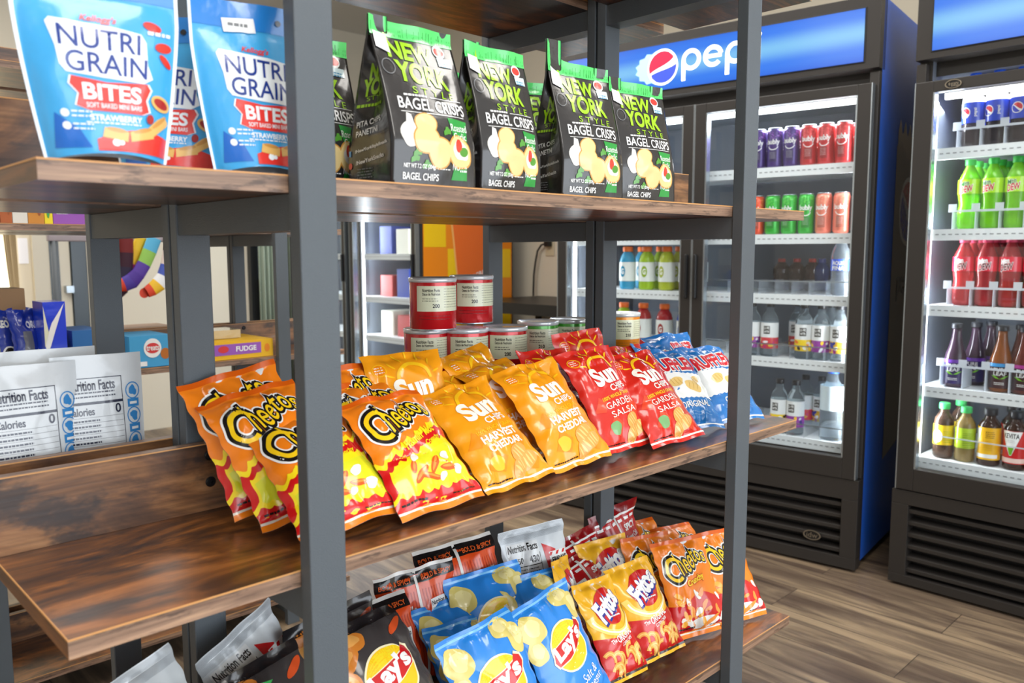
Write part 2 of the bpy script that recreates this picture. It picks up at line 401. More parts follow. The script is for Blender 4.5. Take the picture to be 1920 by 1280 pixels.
# ------------------------------------------------------------------ room
def plank_floor():
    m = bpy.data.materials.new('vinyl_plank'); m.use_nodes = True; nt = m.node_tree; N = nt.nodes; L = nt.links; p = N['Principled BSDF']
    tc = N.new('ShaderNodeTexCoord')
    sw = N.new('ShaderNodeSeparateXYZ'); L.new(tc.outputs['Object'], sw.inputs[0])
    cb = N.new('ShaderNodeCombineXYZ'); L.new(sw.outputs['Y'], cb.inputs[0]); L.new(sw.outputs['X'], cb.inputs[1])
    br = N.new('ShaderNodeTexBrick'); br.inputs['Scale'].default_value = 1; br.inputs['Brick Width'].default_value = 1.22
    br.inputs['Row Height'].default_value = .18; br.inputs['Mortar Size'].default_value = .0012; br.offset = .37
    br.inputs['Color1'].default_value = (0, 0, 0, 1); br.inputs['Color2'].default_value = (1, 1, 1, 1); br.inputs['Mortar'].default_value = (.3, .3, .3, 1)
    L.new(cb.outputs[0], br.inputs['Vector'])
    mp = N.new('ShaderNodeMapping'); mp.inputs['Scale'].default_value = (7, .9, 1); L.new(tc.outputs['Object'], mp.inputs['Vector'])
    ad = N.new('ShaderNodeVectorMath'); ad.operation = 'MULTIPLY_ADD'; L.new(br.outputs['Color'], ad.inputs[0]); ad.inputs[1].default_value = (7, 5, 3); L.new(mp.outputs[0], ad.inputs[2])
    n1 = N.new('ShaderNodeTexNoise'); n1.inputs['Scale'].default_value = 1.3; n1.inputs['Detail'].default_value = 9; n1.inputs['Distortion'].default_value = 1.1; n1.inputs['Roughness'].default_value = .62
    L.new(ad.outputs[0], n1.inputs['Vector'])
    cr = N.new('ShaderNodeValToRGB'); L.new(n1.outputs['Fac'], cr.inputs['Fac']); e = cr.color_ramp.elements
    for i, (pos, c) in enumerate([(.26, (62, 52, 46)), (.42, (92, 76, 64)), (.5, (112, 96, 80)), (.6, (146, 126, 102)), (.74, (168, 146, 118))]):
        q = e[i] if i < 2 else e.new(pos); q.position = pos; q.color = lin(c)
    n2 = N.new('ShaderNodeTexNoise'); n2.inputs['Scale'].default_value = 1; n2.inputs['Detail'].default_value = 4
    mp2 = N.new('ShaderNodeMapping'); mp2.inputs['Scale'].default_value = (90, 4, 1); L.new(tc.outputs['Object'], mp2.inputs['Vector']); L.new(mp2.outputs[0], n2.inputs['Vector'])
    mr = N.new('ShaderNodeMapRange'); mr.inputs['From Min'].default_value = .3; mr.inputs['From Max'].default_value = .7; mr.inputs['To Min'].default_value = .8; mr.inputs['To Max'].default_value = 1.15
    L.new(n2.outputs['Fac'], mr.inputs['Value'])
    mx = N.new('ShaderNodeMix'); mx.data_type = 'RGBA'; mx.blend_type = 'MULTIPLY'; mx.inputs[0].default_value = 1
    L.new(cr.outputs['Color'], mx.inputs[6]); L.new(mr.outputs['Result'], mx.inputs[7])
    m2 = N.new('ShaderNodeMix'); m2.data_type = 'RGBA'; L.new(br.outputs['Fac'], m2.inputs[0]); L.new(mx.outputs[2], m2.inputs[6]); m2.inputs[7].default_value = lin((48, 40, 36))
    L.new(m2.outputs[2], p.inputs['Base Color']); p.inputs['Roughness'].default_value = .38
    return m
XW, YW, ZCEIL = 3.66, 5.3, 2.75
WALLM = M('cream_wall_paint', (212, 204, 186), .8, bump=.05, bscale=200)
CEILM = M('white_ceiling_paint', (226, 224, 218), .85)
struct(MB().box((-3.4, -3.8, -.05), (XW+.1, YW+.1, 0), plank_floor()).obj('floor'))
struct(MB().box((-3.4, -3.8, ZCEIL), (XW+.1, YW+.1, ZCEIL+.05), CEILM).obj('ceiling'))
struct(MB().box((XW, -3.8, 0), (XW+.1, YW+.1, ZCEIL), WALLM).obj('wall_right'))
struct(MB().box((-3.4, YW, 0), (XW, YW+.1, ZCEIL), WALLM).obj('wall_back'))

struct(MB().box((-3.5, -3.8, 0), (-3.4, YW+.1, ZCEIL), WALLM).obj('wall_left'))  # unseen room wall, added to block ambient light from the left

# ------------------------------------------------------------------ shelving units
ZD, ZC, ZB, ZA, ZZ = .084, .4559, .8272, 1.2004, 1.5726
TH = .0162; PW, PS = .0393, .019
LV = [ZD, ZC, ZB, ZA, ZZ]
def shelving(name, label, xp0, xp1, y_front_post, depth, x0, x1, mirror, group, levels=LV, bolts=True, light=False):
    """frame = two ladders; mirror False: open side faces -y"""
    g = empty(name, ((xp0+xp1)/2, y_front_post+depth/2, 0)); ox, oy = g.location.x, g.location.y
    tag(g, label, 'shelving unit', group)
    yf0 = y_front_post; yb1 = y_front_post+depth
    def part(nm, a, b, m, **k):
        return MB().box((a[0]-ox, a[1]-oy, a[2]), (b[0]-ox, b[1]-oy, b[2]), m).obj(nm, g, **k)
    for xp in (xp0, xp1):
        part('post', (xp, yf0, 0), (xp+PW, yf0+PS, 1.80), STEEL, bevel=.0015)
        part('post', (xp, yb1-PS, 0), (xp+PW, yb1, 1.80), STEEL, bevel=.0015)
        for z in levels:
            part('crossbar', (xp+.002, yf0+PS, z-TH-.034), (xp+PW-.002, yb1-PS, z-TH-.0005), STEEL)
    by0, by1 = (yf0+PS+.0005, yb1-PS-.0005)
    for z in levels:
        ms = [W_TOP, W_TOP, W_EDGE, W_EDGE, W_TOPY, W_TOPY]
        mb = MB(); mb.box((x0-ox, by0-oy, z-TH), (x1-ox, by1-oy, z), ms)
        b = mb.obj('shelf_board', g, bevel=.0006)
        ry = (by0, by0+.0008) if not mirror else (by1-.0008, by1)
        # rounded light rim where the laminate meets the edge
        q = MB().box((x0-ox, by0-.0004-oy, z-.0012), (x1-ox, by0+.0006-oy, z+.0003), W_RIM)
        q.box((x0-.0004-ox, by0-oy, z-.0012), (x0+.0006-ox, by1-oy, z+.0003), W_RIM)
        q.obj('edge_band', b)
        yb = (by1-.016, by1) if not mirror else (by0, by0+.016)
        k = MB().box((x0-ox, yb[0]-oy, z+.0002), (x1-ox, yb[1]-oy, z+.080), [W_TOP, W_EDGE, W_BACK, W_BACK, W_TOPY, W_TOPY]).obj('back_board', g, bevel=.0005)
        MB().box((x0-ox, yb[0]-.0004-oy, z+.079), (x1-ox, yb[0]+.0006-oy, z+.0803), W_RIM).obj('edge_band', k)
        if bolts:
            for xp in (xp0, xp1):
                for dz in (.034, .066):
                    s = -1 if not mirror else 1
                    yy = yb[0] if not mirror else yb[1]
                    mm = MB(); prof = [(.0062, .0001), (.0062, .0012), (.0048, .0026), (.0022, .0028), (.0018, .0014), (.0001, .0014)]
                    mm.lathe(prof, BOLT, 18, smooth=False)
                    o = mm.obj('bolt', g); o.rotation_euler = (R(90)*(1 if s < 0 else -1), 0, 0); o.location = (xp+PW/2-ox, yy-oy, z+dz)
    return g
shelving('shelving_unit', 'foreground rustic brown wood and grey metal shelving unit stocked with chip bags', .3753, 1.1374, .661, .296, .172, 1.376, False, 'back-to-back shelving units')
shelving('shelving_unit', 'second shelving unit back to back behind the foreground one, holding the stacked cans', .3753, 1.1374, .9615, .300, .172, 1.368, True, 'back-to-back shelving units')
shelving('shelving_unit', 'blurred shelving unit across the far aisle with a yellow and purple box on it', .39, 1.155, 2.178, .296, .17, 1.39, False, 'shelving units across the aisle')
shelving('shelving_unit', 'rearmost shelving unit, behind the one across the far aisle', .39, 1.155, 2.478, .300, .17, 1.39, True, 'shelving units across the aisle')

# ------------------------------------------------------------------ bottles and cans
ORD = [w+' ' for w in 'leftmost second-from-left third-from-left fourth-from-left fifth-from-left sixth-from-left seventh-from-left eighth-from-left'.split()]
def cyl(r, zc=0.):
    """wrap art (cm) on a cylinder whose front is -y"""
    def fn(x, y):
        a = np.asarray(x)/100/r; return np.stack([r*np.sin(a), -r*np.cos(a), np.asarray(y)/100+zc], 1)
    return fn
TXTW = ink('white', (246, 246, 244)); TXTK = ink('black', (24, 22, 22)); YEL = ink('yellow', (250, 205, 30)); RED = ink('red', (216, 36, 32))
CREAM = ink('cream', (226, 228, 196)); NAVY = ink('navy', (28, 38, 104)); GREY = ink('grey', (120, 122, 124))
def globe(A, cx, cy, r, lay=2, rot=-20):
    """round red, white and blue emblem"""
    A.poly(ell(cx, cy, r, r, 30), TXTW, lay)
    y1 = lambda x: r*(.10-.20*math.sin(1.9*x/r+.2)); q = .86*r; c, n = math.cos(R(rot)), math.sin(R(rot))
    arc_ = lambda x: math.sqrt(max(q*q-x*x, 0))
    for f0, f1, nm, col in ((lambda x: max(min(y1(x), arc_(x)), -arc_(x)), arc_, 'emblem_red', (206, 28, 50)), (lambda x: -arc_(x), lambda x: max(min(y1(x)-r*(.10+.30*(x+q)/(2*q)), arc_(x)), -arc_(x)), 'emblem_blue', (40, 60, 190))):
        A.strip(f0, f1, -q, q, ink(nm, col), lay+1, 24); V, F, m, l = A.L[-1]
        A.L[-1] = (np.stack([cx+V[:, 0]*c-V[:, 1]*n, cy+V[:, 0]*n+V[:, 1]*c], 1), F, m, l)
def bottle(name, prof, body, cap, capr, caph, H, label=None, labm=None, lr=None, art=None, seg=20, loc=(0, 0, 0)):
    g = empty(name, loc)
    MB().lathe(prof, body, seg).obj('bottle_body', g)
    MB().lathe([(capr*.97, H-caph), (capr, H-caph+.001), (capr, H-.002), (capr*.9, H)], cap, 16).obj('cap', g)
    if label:
        mb = MB(); mb.lathe([(lr, label[0]), (lr, label[1])], labm, 28, cap=False)
        if art: art.wrap(mb, cyl(lr+.0001), base=.0002)
        mb.obj('label', g)
    return g
def prof_sport(r, H):    # wide mouth waisted bottle
    return [(r*.8, 0), (r*.95, .004), (r, .012), (r*.97, H*.30), (r*.88, H*.42), (r*.90, H*.50), (r*.99, H*.60), (r, H*.68), (r*.86, H*.78), (r*.6, H*.86), (r*.5, H*.88), (r*.5, H*.93)]
def prof_soda(r, H):
    return [(r*.70, 0), (r*.92, .006), (r*.98, .02), (r*.96, H*.25), (r*.86, H*.34), (r*.92, H*.42), (r, H*.5), (r, H*.66), (r*.9, H*.74), (r*.62, H*.83), (r*.40, H*.90), (r*.38, H*.96)]
def prof_tea(r, H):
    return [(r*.85, 0), (r, .006), (r, H*.44), (r*.96, H*.50), (r*.72, H*.62), (r*.50, H*.76), (r*.42, H*.86), (r*.42, H*.95)]
def prof_jug(r, H):
    return [(r*.9, 0), (r, .006), (r, H*.62), (r*.92, H*.72), (r*.6, H*.80), (r*.45, H*.84), (r*.45, H*.94)]
def slim_can(name, c, c2, loc, smile=True, seed=0):
    g = empty(name, loc); r, H = .0285, .146
    mb = MB(); b = M('can_'+name+str(c), c, .3, metal=.35, coat=.3)
    mb.lathe([(r*.78, 0), (r*.95, .006), (r, .012), (r, H-.016), (r*.86, H-.004)], b, 24)
    a = Art(.3); rn = random.Random(seed)
    d = ink('can2'+str(c2), c2)
    for i in range(26):
        a.poly(ell(rn.uniform(-3.6, 3.6), rn.uniform(10.6, 13.2), .22, .22, 8), d, 1)
    a.text('bubly', 0, 9.2, 4.6, 2.3, TXTW, .03, 3)
    a.arc(0, 8.4, 1.7, 2.0, 200, 340, TXTW, 3)
    a.rect(-1.4, 2.2, 1.4, 6.2, M('canpanel'+str(c), tuple(int(v*.75) for v in c), .4), 2)
    a.lines(-1.1, 5.6, 1.1, 5, .55, TXTW, 3)
    a.wrap(mb, cyl(r), base=.0002)
    mb.obj('can_body', g)
    MB().lathe([(r*.86, H-.004), (r*.88, H-.001), (r*.82, H), (r*.78, H-.004)], CHROME, 24).obj('lid', g)
    return g

# ------------------------------------------------------------------ drink coolers
def glass_mat():
    m = bpy.data.materials.new('door_glass'); m.use_nodes = True; nt = m.node_tree; N = nt.nodes; nt.nodes.remove(N['Principled BSDF'])
    t = N.new('ShaderNodeBsdfTransparent'); t.inputs[0].default_value = (.93, .95, .96, 1); g = N.new('ShaderNodeBsdfGlossy'); g.inputs['Roughness'].default_value = .02
    mx = N.new('ShaderNodeMixShader'); lw = N.new('ShaderNodeLayerWeight'); lw.inputs['Blend'].default_value = .5
    pw = N.new('ShaderNodeMath'); pw.operation = 'POWER'; pw.inputs[1].default_value = 5; nt.links.new(lw.outputs['Facing'], pw.inputs[0])
    ma = N.new('ShaderNodeMath'); ma.operation = 'MULTIPLY_ADD'; ma.inputs[1].default_value = .5; ma.inputs[2].default_value = .035; nt.links.new(pw.outputs[0], ma.inputs[0])
    nt.links.new(ma.outputs[0], mx.inputs[0]); nt.links.new(t.outputs[0], mx.inputs[1]); nt.links.new(g.outputs[0], mx.inputs[2])
    nt.links.new(mx.outputs[0], N['Material Output'].inputs['Surface']); return m
GLASS = glass_mat()
def sign_mat():
    """backlit blue print with a soft lighter band"""
    m = bpy.data.materials.new('backlit_blue_sign'); m.use_nodes = True; nt = m.node_tree; N = nt.nodes; L = nt.links; p = N['Principled BSDF']
    tc = N.new('ShaderNodeTexCoord'); mp = N.new('ShaderNodeMapping'); mp.inputs['Scale'].default_value = (1.0, 1, 5.2); mp.inputs['Location'].default_value = (0, 0, 0)
    mp.inputs['Rotation'].default_value = (0, R(4), 0)
    L.new(tc.outputs['Object'], mp.inputs[0]); s = N.new('ShaderNodeSeparateXYZ'); L.new(mp.outputs[0], s.inputs[0])
    ab = N.new('ShaderNodeMath'); ab.operation = 'ABSOLUTE'; L.new(s.outputs['Z'], ab.inputs[0])
    cr = N.new('ShaderNodeValToRGB'); e = cr.color_ramp.elements; L.new(ab.outputs[0], cr.inputs[0]); cr.color_ramp.interpolation = 'EASE'
    e[0].position = .0; e[0].color = lin((132, 206, 255)); e[1].position = .30; e[1].color = lin((48, 128, 250))
    q = e.new(.6); q.color = lin((30, 92, 226))
    L.new(cr.outputs[0], p.inputs['Emission Color']); p.inputs['Emission Strength'].default_value = .72
    p.inputs['Base Color'].default_value = (0.01, 0.02, .05, 1); p.inputs['Roughness'].default_value = .2
    return m
SIGN = sign_mat()
LED = M('led_tube', (255, 255, 252), .4, emit=5)
BLUE_SIDE = M('blue_vinyl_wrap', (34, 100, 214), .42, coat=.15)
def cooler(name, label, loc, rz, W, H, D, doors, shelves, sign=True, grille=(.05, .26), z_glass=(.41, 1.65), badge=None, group=None, sidewrap=None, liner=GREYIN, frame=.045, hinge=.045):
    g = empty(name, loc, rz); tag(g, label, 'drink cooler', group)
    B = BLACKP; t = .04
    mb = MB()
    side = sidewrap or B
    mb.box((0, .03, .03), (t, D, H), [B, B, B, B, side, liner]); mb.box((W-t, .03, .03), (W, D, H), [B, B, B, B, liner, side])
    mb.box((t, D-.05, .3), (W-t, D, H-.24), [B, B, liner, B, B, B])
    mb.box((t, .06, .0), (W-t, D, z_glass[0]-.03), [B, liner, B, B, B, B])
    mb.box((t, .06, H-.28), (W-t, D, H), [liner, B, B, B, B, B])
    mb.box((.0, 0, .335), (.03, .03, H-.245), B); mb.box((W-.03, 0, .335), (W, .03, H-.245), B)
    mb.obj('cabinet', g, bevel=.002)
    hd = MB().box((0, -.012, H-.235), (W, .06, H), B); hd.box((.045, -.0145, H-.215), (W-.045, -.0125, H-.035), BLACK2)
    hdr = hd.obj('header', g, bevel=.003)
    if sign:
        sg = empty('tmp'); bpy.data.objects.remove(sg)
        o = MB().box((-(W-.1)/2, -.002, -.086), ((W-.1)/2, 0, .086), SIGN).obj('lit_sign', hdr); o.location = (W/2, -.0148, H-.125)
        a = Art(2.)
        Wc = W*100
        if doors == 2:
            lx = -Wc/2+50
            cap = [ (lx-3+(5.6+ (.8 if i % 2 else 0))*1.45*math.cos(2*math.pi*i/28), (5.6+(.8 if i % 2 else 0))*math.sin(2*math.pi*i/28)) for i in range(28)]
            a.poly(cap, M('bottle_cap_art', (150, 196, 246), .3, emit=.7), 1)
            ww = M('sign_white', (255, 255, 255), .3, emit=1.0)
            a.poly(ell(lx, 0, 6.6, 6.9, 40), ww, 2)
            b = Art(2.); globe(b, lx, 0, 7.0, 3, rot=40)
            for V, F, m, l in b.L:
                if m is TXTW: continue
                nm = M('sign_'+m.name, (222, 30, 60) if 'red' in m.name else (50, 70, 220), .3, emit=.75); a.raw(V, F, nm, l)
            # rounded lower-case letters
            def bowl(cx, cy, r=4.0, th=1.55): a.arc(cx, cy, r-th, r, 0, 360, ww, 3, n=28)
            x = lx+12.2
            bowl(x, 1.2); a.rect(x-4.0, -6.4, x-2.4, 1.2, ww, 3)
            x += 8.9; a.arc(x, 1.2, 2.4, 4.0, 12, 318, ww, 3, n=28); a.rect(x-3.2, .5, x+3.4, 1.9, ww, 3)
            x += 8.9; bowl(x, 1.2); a.rect(x-4.0, -6.4, x-2.4, 1.2, ww, 3)
            x += 6.0; a.arc(x, 3.1, .7, 2.2, 20, 270, ww, 3, n=20); a.arc(x, -.6, .7, 2.2, -160, 90, ww, 3, n=20)
            x += 2.9; a.rect(x-.55, -2.7, x+.5, 4.6, ww, 3); a.poly(ell(x, 6.2, .8, .8, 16), ww, 3)
        a.wrap(mbx := MB(), lambda X, Y: np.stack([X/100, X*0-.0021, Y/100], 1), base=.0005, step=.0003)
        if mbx.n: mbx.obj('sign_lettering', o)
    # doors
    n = doors; gap = .004; dw = (W-.02)/n
    for k in range(n):
        x0 = .01+k*dw+gap/2; x1 = x0+dw-gap
        fl = hinge if k == 0 else frame; fr = hinge if k == n-1 else frame
        d = empty('door', (x0, 0, 0)); d.parent = g
        w = x1-x0; zb, zt = z_glass[0]-.075, z_glass[1]+.035
        m = MB(); m.box((0, -.035, zb), (fl, .0, zt), B); m.box((w-fr, -.035, zb), (w, 0, zt), B)
        m.box((fl, -.035, zb), (w-fr, 0, z_glass[0]), B); m.box((fl, -.035, z_glass[1]), (w-fr, 0, zt), B)
        m.obj('door_frame', d, bevel=.002)
        e = .005
        for xa, xb, ya, za, zz in ((fl, fl+e, -.0345, z_glass[0], z_glass[1]), (w-fr-e, w-fr, -.0345, z_glass[0], z_glass[1]), (-.0015, .002, -.0355, zb, zt), (w-.002, w+.0015, -.0355, zb, zt)):
            MB().box((xa, ya, za), (xb, -.004, zz), CHROME).obj('trim', d)
        MB().box((fl, -.02, z_glass[0]), (w-fr, -.017, z_glass[1]), GLASS).obj('pane', d)
        hx = w-.017 if (k == 0 and n == 2) else .017
        if n == 1: hx = w-.02
        MB().box((hx-.006, -.052, .95), (hx+.006, -.035, 1.12), BLACK2).obj('handle', d, bevel=.004)
    # shelves
    for z in shelves:
        for k in range(n):
            xs = t+k*(W-2*t)/n+.004; xe = t+(k+1)*(W-2*t)/n-.004
            s = MB().box((xs, .055, z-.008), (xe, D-.08, z), WHITE).obj('shelf', g)
            q = MB().box((xs, .04, z-.034), (xe, .055, z+.002), WHITE)
            for j in range(int((xe-xs)/.02)):
                q.box((xs+.006+j*.02, .0392, z-.017), (xs+.017+j*.02, .04, z-.0135), paint('shelf_dash', (150, 154, 158)))
            q.obj('price_rail', s)
    # lamps inside
    for k in range(n+1):
        xx = .052 if k == 0 else (W-.052 if k == n else W/2)
        MB().box((xx-.006, .036, z_glass[0]+.03), (xx+.006, .046, z_glass[1]-.02), LED).obj('light_tube', g)
    MB().box((t+.03, .06, z_glass[1]-.01), (W-t-.03, .075, z_glass[1]+.008), LED).obj('light_tube', g)
    l = bpy.data.lights.new('cooler_lamp', 'AREA'); l.shape = 'RECTANGLE'; l.size = W*.9; l.size_y = .1; l.energy = 7*W; l.color = (.93, .97, 1)
    lo = bpy.data.objects.new('cooler_lamp', l); COL.objects.link(lo); lo.parent = g; lo.location = (W/2, .11, z_glass[1]-.02); lo.rotation_euler = (R(-20), 0, 0)
    for xx, s in ((.06, 1), (W-.06, -1)):
        l2 = bpy.data.lights.new('cooler_lamp', 'AREA'); l2.shape = 'RECTANGLE'; l2.size = 1.1; l2.size_y = .03; l2.energy = 5; l2.color = (.93, .97, 1)
        lo = bpy.data.objects.new('cooler_lamp', l2); COL.objects.link(lo); lo.parent = g; lo.location = (xx, .06, 1.03)
        lo.rotation_euler = Matrix(((0, .5*s*0, 0), (0, 0, 0), (0, 0, 0))).to_euler() if 0 else (Vector((s*1., .8, 0))).to_track_quat('-Z', 'X').to_euler()
    # grille
    gm = MB(); z0, z1 = grille
    gm.box((0, -.03, .01), (W, .03, z0), B); gm.box((0, -.03, z1), (W, .03, .333), B); gm.box((0, -.03, z0), (.055, .03, z1), B); gm.box((W-.055, -.03, z0), (W, .03, z1), B)
    gm.box((.055, .02, z0), (W-.055, .03, z1), BLACK2)
    ns = 5 if doors == 2 else 6; hh = (z1-z0)/ns
    for j in range(ns):
        za = z0+j*hh
        V = [(.055, .012, za), (W-.055, .012, za), (W-.055, -.022, za+hh*.30), (.055, -.022, za+hh*.30), (.055, -.022, za+hh*.62), (W-.055, -.022, za+hh*.62), (W-.055, .012, za+hh*.78), (.055, .012, za+hh*.78)]
        gm.add(V, [[0, 1, 2, 3], [3, 2, 5, 4], [4, 5, 6, 7]], B)
    gm.obj('grille', g, bevel=.0015)
    if badge:
        bx, bz, txt, bw = badge
        a = Art(1.); a.text(txt, 0, 0, bw*.95, bw*.42, CHROME, .0, 1)
        m = MB(); o2, q2 = ring(0, 0, bw*.80/100, bw*.92/100, 0, 360, 36, .56)
        mat = M('pewter_badge', (150, 140, 124), .35, metal=.8)
        V = [(x, 0, y) for x, y in o2]+[(x, 0, y) for x, y in q2]+[(x, -.004, y) for x, y in o2]+[(x, -.004, y) for x, y in q2]; k = 37
        F = []
        for i in range(36): F += [[2*k+i, 2*k+i+1, 3*k+i+1, 3*k+i], [i, i+1, 2*k+i+1, 2*k+i], [k+i, 3*k+i, 3*k+i+1, k+i+1]]
        m.add(V, F, mat); m.add([(x, -.001, y) for x, y in q2[:-1]], [list(range(36))], BLACK2)
        a2 = Art(1.); a2.text(txt, 0, 0, bw*1.15, bw*.55, mat, .0, 1); a2.wrap(m, lambda X, Y: np.stack([X/100, X*0-.0012, Y/100], 1))
        o = m.obj('badge', g); o.location = (bx, -.031 if bz < .34 else -.036, bz)
    return g
def lw(g, x, y, z):
    c, s = math.cos(g.rotation_euler.z), math.sin(g.rotation_euler.z)
    return (g.location.x+x*c-y*s, g.location.y+x*s+y*c, z)
E1W = 1.30
DR = Vector((-0.12447, 0.992223, 0)); C1 = Vector((2.815, 1.145, 0))
c1l = C1+DR*E1W
cool1 = cooler('drink_cooler', 'tall black two-door drink cooler with a lit blue header and blue side', c1l, R(-82.85), E1W, 1.972, .62, 2,
               [1.437, 1.192, .970, .732, .44], badge=(E1W-.152, .108, 'idw', 3.4), sidewrap=BLUE_SIDE)
cool2 = cooler('drink_cooler', 'black one-door drink cooler at the right edge, full of coloured soda bottles', (2.82, 1.03, 0), R(-90), .76, 1.972, .66, 1,
               [1.458, 1.199, .952, .681, .437], grille=(.04, .285), badge=(.125, 1.645, '+eats', 2.6), hinge=.055, z_glass=(.412, 1.628))

# ------------------------------------------------------------------ drinks inside the coolers
def place(g, cooler_, x, y, z, label, cat, group, rz=0):
    g.location = lw(cooler_, x, y, z+.001); g.rotation_euler = (0, 0, cooler_.rotation_euler.z+rz); return tag(g, label, cat, group)
def row(protos, cooler_, items, y, z, group, fmt, cat='bottle'):
    """items: list of (proto key, local x); labels made from what each one looks like and its place in the row"""
    used = row.__dict__.setdefault('used', set()); byk = {}
    items = sorted(items, key=lambda t: t[1])
    for k, x in items: byk.setdefault(k, []).append(x)
    for k, xs in byk.items():
        for i, x in enumerate(xs):
            g = protos[k]
            if k in used: g = copy_tree(g)
            used.add(k)
            o = '' if len(xs) == 1 else ORD[i]
            lab = fmt[k].replace('cans', 'can').replace('bottles', 'bottle').replace('labels', 'label')
            place(g, cooler_, x, y, z, o+lab, cat, group, rz=random.Random(int(x*1e4)+int(z*100)).uniform(-.25, .25))
CLR = M('clear_plastic', (225, 236, 242), .06, trans=.92, ior=1.12)
def liq(n, c, t=.35): return M('liquid_'+n, c, .12, trans=t, ior=1.2, coat=.5)
P = {}
for k, c, c2 in (('can_purple', (74, 52, 120), (160, 92, 196)), ('can_red', (196, 52, 56), (232, 104, 104)), ('can_green', (52, 176, 60), (104, 214, 84)), ('can_salmon', (238, 134, 112), (250, 170, 140)), ('can_orange', (232, 84, 52), (246, 140, 90))):
    P[k] = slim_can('sparkling_water_can', c, c2, (0, 0, -9), seed=len(P))
def gator(c):
    a = Art(.5); a.poly(ell(0, 7.6, 1.3, 2.4, 20), ink('bolt'+str(c), tuple(int(v*.8) for v in c)), 1); a.text('G', 0, 7.6, 1.3, 2.2, TXTW, .03, 2)
    return bottle('sports_drink_bottle', prof_sport(.034, .178), liq('sport'+str(c), c), M('orange_cap', (238, 112, 36), .4), .021, .021, .18, (.035, .115), paint('pale_label', (226, 230, 226)), .0352, a)
P['g_blue'] = gator((60, 170, 214)); P['g_lime'] = gator((176, 214, 40)); P['g_yellow'] = gator((206, 220, 70)); P['g_purple'] = gator((150, 40, 110)); P['g_red'] = gator((190, 30, 36)); P['g_deep'] = gator((30, 90, 200))
def life(cols, sd):
    a = Art(.5); a.strip(lambda x: 3., lambda x: 7.2, -10, 10, ink('life'+str(sd), cols[0]), 1, 30); rn = random.Random(sd)
    for i in range(9): a.poly(ell(rn.uniform(-4, 4), rn.uniform(3.6, 6.6), rn.uniform(.5, 1.2), rn.uniform(.4, .6), 12, rn.uniform(0, 180)), ink('lf%d%d' % (sd, i % 3), cols[1+i % 3]), 2)
    a.rect(-1.2, 8.6, 1.2, 11.6, TXTK, 2); a.text('LI FE', 0, 10.8, 1.9, .9, TXTW, .03, 3); a.text('WTR', 0, 9.4, 1.9, .9, TXTW, .03, 3)
    return bottle('water_bottle', prof_jug(.032, .205), CLR, M('dark_cap', (40, 40, 44), .4), .015, .018, .205, (.03, .128), paint('white_label', (238, 240, 240)), .0326, a)
P['w1'] = life([(214, 60, 70), (240, 200, 60), (250, 250, 250), (200, 40, 120)], 1); P['w2'] = life([(246, 210, 40), (60, 50, 40), (240, 120, 30), (250, 250, 240)], 2)
P['w3'] = life([(150, 60, 160), (250, 200, 60), (240, 240, 250), (60, 40, 120)], 3); P['w4'] = life([(240, 190, 60), (170, 50, 140), (50, 60, 160), (250, 250, 250)], 4)
a = Art(.5); a.text('AQUA', 0, 11.6, 4.2, 1.5, TXTW, .03, 2); a.text('FINA', 0, 9.9, 4.2, 1.3, TXTW, .03, 2)
P['aqua'] = bottle('water_bottle', prof_soda(.034, .215), CLR, M('blue_cap', (30, 90, 220), .4), .015, .018, .215, (.09, .13), ink('bluelabel', (50, 90, 214)), .0346, a)
P['big'] = bottle('water_bottle', prof_jug(.043, .265), CLR, M('blue_cap', (30, 90, 220), .4), .02, .02, .265, (.11, .2), paint('icy_label', (214, 230, 238)), .0434)
DK = liq('cola', (52, 26, 22), .15)
P['d_brown'] = bottle('soda_bottle', prof_soda(.033, .13), DK, M('red_cap', (150, 40, 36), .4), .015, .015, .13)
P['d_blue'] = bottle('soda_bottle', prof_soda(.033, .13), liq('navy', (26, 40, 80), .15), M('navy_cap', (30, 40, 90), .4), .015, .015, .13)
W1 = E1W; sx = lambda k: W1-(.068+.0625*k)
row(P, cool1, [('can_red', sx(k)) for k in range(0, 4)]+[('can_purple', sx(k)) for k in range(4, 8)], .085, 1.438, 'slim cans on the top shelf of the two-door cooler',
    {'can_red': 'red sparkling water cans on the top shelf of the two-door cooler', 'can_purple': 'purple sparkling water cans on the top shelf of the two-door cooler'}, 'can')
row(P, cool1, [('can_salmon', sx(k)) for k in (0, 1, 2)]+[('can_green', sx(k)) for k in (3, 4, 5)]+[('can_orange', sx(k)) for k in (6, 7)], .085, 1.193, 'slim cans on the second shelf of the two-door cooler',
    {'can_salmon': 'salmon pink cans on the second shelf of the two-door cooler', 'can_green': 'green cans on the second shelf of the two-door cooler', 'can_orange': 'orange red cans beside the green cans in the two-door cooler'}, 'can')
row(P, cool1, [('can_red', sx(k)) for k in range(0, 4)]+[('can_purple', sx(k)) for k in range(4, 8)], .15, 1.438, 'slim cans in the second rank of the top cooler shelf',
    {'can_red': 'red cans in the back rank on the top shelf of the two-door cooler', 'can_purple': 'purple cans in the back rank on the top shelf of the two-door cooler'}, 'can')
row(P, cool1, [('aqua', sx(.95))], .09, .971, 'bottles on the third shelf of the two-door cooler', {'aqua': 'clear water bottle with a blue cap and blue label, alone on the third cooler shelf'})
row(P, cool1, [('d_brown', sx(k)) for k in (6, 5, 4, 1.4)]+[('d_blue', sx(k)) for k in (3.4, 2.4)], .36, .971, 'dark bottles at the back of the third cooler shelf',
    {'d_brown': 'dark brown soda bottles at the back of the third shelf of the two-door cooler', 'd_blue': 'dark blue soda bottles at the back of the third shelf of the two-door cooler'})
